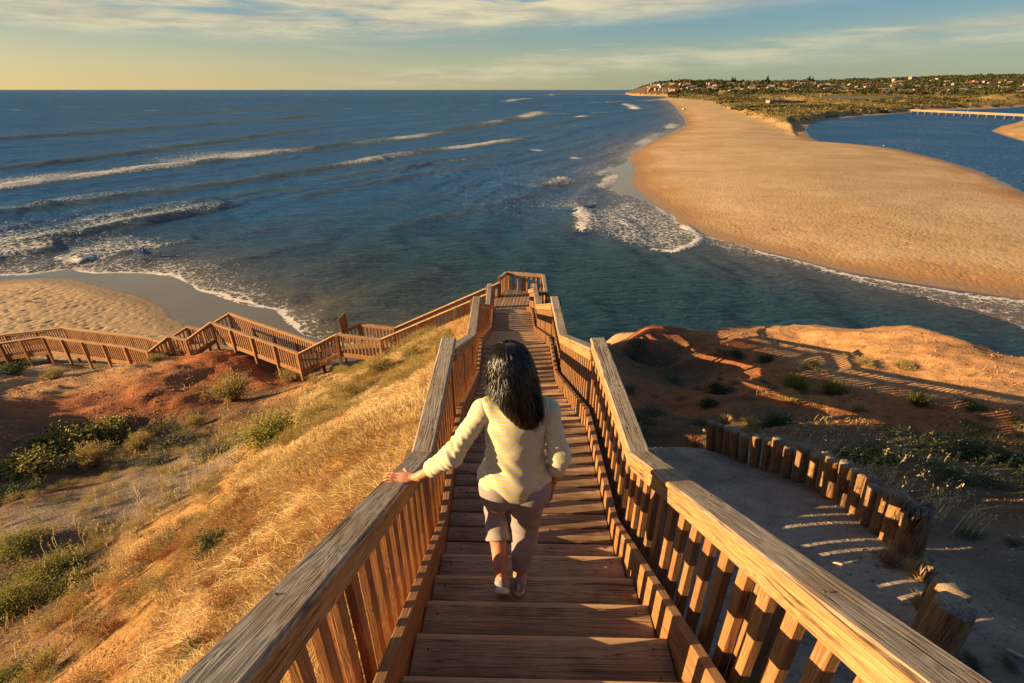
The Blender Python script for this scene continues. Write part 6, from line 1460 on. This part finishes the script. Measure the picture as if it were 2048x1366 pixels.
clumps(160, [(1230, 690), (1600, 700), (1650, 830), (1430, 870), (1280, 880)], ['grey', 'dark'], .14, .34, 'slope_weeds', 'dull scrub on the shaded slope right of the stairs', M['greyleaf'], lambda a, b: np.clip(.35 + fbm(a, b, 2.2, 2, 255) * 2, 0, 1), (1.2, 14, 6, 20), .28, 6)
clumps(200, [(1420, 690), (1650, 670), (2060, 760), (2060, 870), (1800, 840), (1500, 790)], ['silver', 'grey'], .10, .26, 'bank_brush', 'sparse tawny brush on the striped orange bank', M['silver'], lambda a, b: np.clip(.35 + fbm(a, b, 2.2, 2, 256) * 2, 0, 1), (5, 20, 8, 19), .25, 7)
# wild oat stalks with drooping heads
def oats(n, xr, yr, poly, name, lb, hmin=.25, hmax=.55):
    x, y, z = scatter(n, *xr, *yr, lambda a, b: np.clip(.45 + fbm(a, b, .9, 2, 231), 0, 1), poly); n = len(x)
    a = gr_.normal(.3, .7, n); L = gr_.uniform(hmin, hmax, n); root = np.stack([x, y, z - .01], 1); tip = root + np.stack([np.cos(a) * L * .28, np.sin(a) * L * .15, L], 1)
    wv = np.interp(np.hypot(x, y), [0, 5, 16], [.0014, .0025, .005]) * np.ones(n); V, T = blades(root, tip, wv, bend=np.stack([-L * .06, 0 * L, L * .04], 1)); tt_ = np.repeat(gr_.random(n), 5)
    m_ = 9; f_ = gr_.uniform(.68, 1.02, (n, m_, 1)); P = root[:, None] * (1 - f_) + tip[:, None] * f_ + gr_.normal(0, .012, (n, m_, 3)); P = P.reshape(-1, 3); q = len(P)
    T2 = P + np.stack([gr_.normal(0, .010, q), gr_.normal(0, .010, q), -gr_.uniform(.012, .034, q)], 1); V2, F2 = blades(P, T2, np.repeat(wv * 1.6, m_))
    return tag(raw_mesh(name, np.concatenate([V, V2]), np.concatenate([T, F2 + len(V)]), M['oat'], smooth=False, attrs={'tint': np.concatenate([tt_, np.repeat(gr_.random(q), 5)])}), lb, kind='stuff')
oats(2600, (-12, -1), (1, 13), [(480, 860), (520, 930), (440, 1010), (330, 1090), (230, 1180), (120, 1210), (60, 1130), (200, 1010), (330, 960), (430, 880)], 'wild_oats', 'pale wild oat stalks catching the sun along the edge of the hollow')
oats(150, (3.0, 3.9), (2.8, 5.3), None, 'wall_oats', 'dry oat stalks standing behind the log wall', .2, .5)
oats(900, (4.2, 14), (4.5, 12), [(1430, 860), (1560, 880), (1700, 940), (1850, 1010), (2060, 1010), (2060, 860), (1800, 850), (1600, 830)], 'bank_oats', 'sparse dry seed stalks on the right bank', .08, .2)
# stones
def stones(n, xr, yr, dens, s0, s1, name, lb, mat):
    x, y, z = scatter(n, *xr, *yr, dens); n = len(x); s = gr_.uniform(0, 1, n) ** 3 * (s1 - s0) + s0
    u = np.array([(1, 0, -.3), (-.5, .87, -.3), (-.5, -.87, -.3), (.3, .2, .6), (-.3, .35, .55), (0, -.4, .5)]); f = np.array([(0, 1, 3), (1, 4, 3), (1, 2, 4), (2, 5, 4), (2, 0, 5), (0, 3, 5), (3, 4, 5)])
    a = gr_.uniform(0, 6.28, n); c, s_ = np.cos(a), np.sin(a); U = u[None] * gr_.uniform(.6, 1.3, (n, 6, 3))
    V = np.stack([U[..., 0] * c[:, None] - U[..., 1] * s_[:, None], U[..., 0] * s_[:, None] + U[..., 1] * c[:, None], U[..., 2] * .8], -1) * s[:, None, None] + np.stack([x, y, z], 1)[:, None]
    return tag(raw_mesh(name, V.reshape(-1, 3), (f[None] + (np.arange(n) * 6)[:, None, None]).reshape(-1, 3), mat, smooth=False, attrs={'tint': np.repeat(gr_.random(n), 6)}), lb, kind='stuff')
M['stone'] = leaf_mat('grey_stones', (.18, .13, .10), (.32, .26, .20), (.50, .42, .33), rough=.9, trans=0.)
M['redstone'] = leaf_mat('red_clods', (.24, .08, .03), (.40, .17, .07), (.50, .34, .20), rough=.9, trans=0.)
stones(16000, (1.0, 6), (.3, 7.5), lambda a, b: .8 + 0 * a, .003, .022, 'path_gravel', 'small stones on the path and right bank', M['stone'])
stones(9000, (-13, -3), (3, 13), lambda a, b: sstep(-.1, .3, fbm(a, b, 2, 2, 240)), .006, .035, 'hollow_gravel', 'grey gravel in the bottom of the left hollow', M['stone'])
stones(14000, (-24, -7), (12, 22), lambda a, b: .6 + 0 * a, .01, .07, 'mound_clods', 'red clods and pale chips on the left mound', M['redstone'])
stones(15000, (3, 22), (6, 21), lambda a, b: sstep(-.3, .4, fbm(a, b, 3, 2, 241)), .01, .07, 'headland_clods', 'red clods on the right headland', M['redstone'])
# a few pale sticks on the slope
for k, (px, py, an, L, lb) in enumerate([(575, 908, .5, .28, 'short bleached stick lying on the golden slope'), (1660, 1130, -.6, .35, 'grey stick lying on the gravel path'), (2010, 1310, -.9, .4, 'thin stick near the bottom right corner')]):
    x, y, z = hit(px, py); pr = [('c', (0, 0, .02), (L * .5, .03, .035), .010, .012), ('c', (L * .5, .03, .035), (L, -.01, .02), .012, .007), ('c', (L * .5, .03, .035), (L * .7, .12, .05), .007, .004)]
    co, fa = build_sdf(pr, .006); s_ = tag(raw_mesh('stick', co, fa, flat('bleached_stick' + str(k), (.5, .42, .32), .9), loc=(x, y, z)), lb, 'stick'); s_.rotation_euler[2] = an
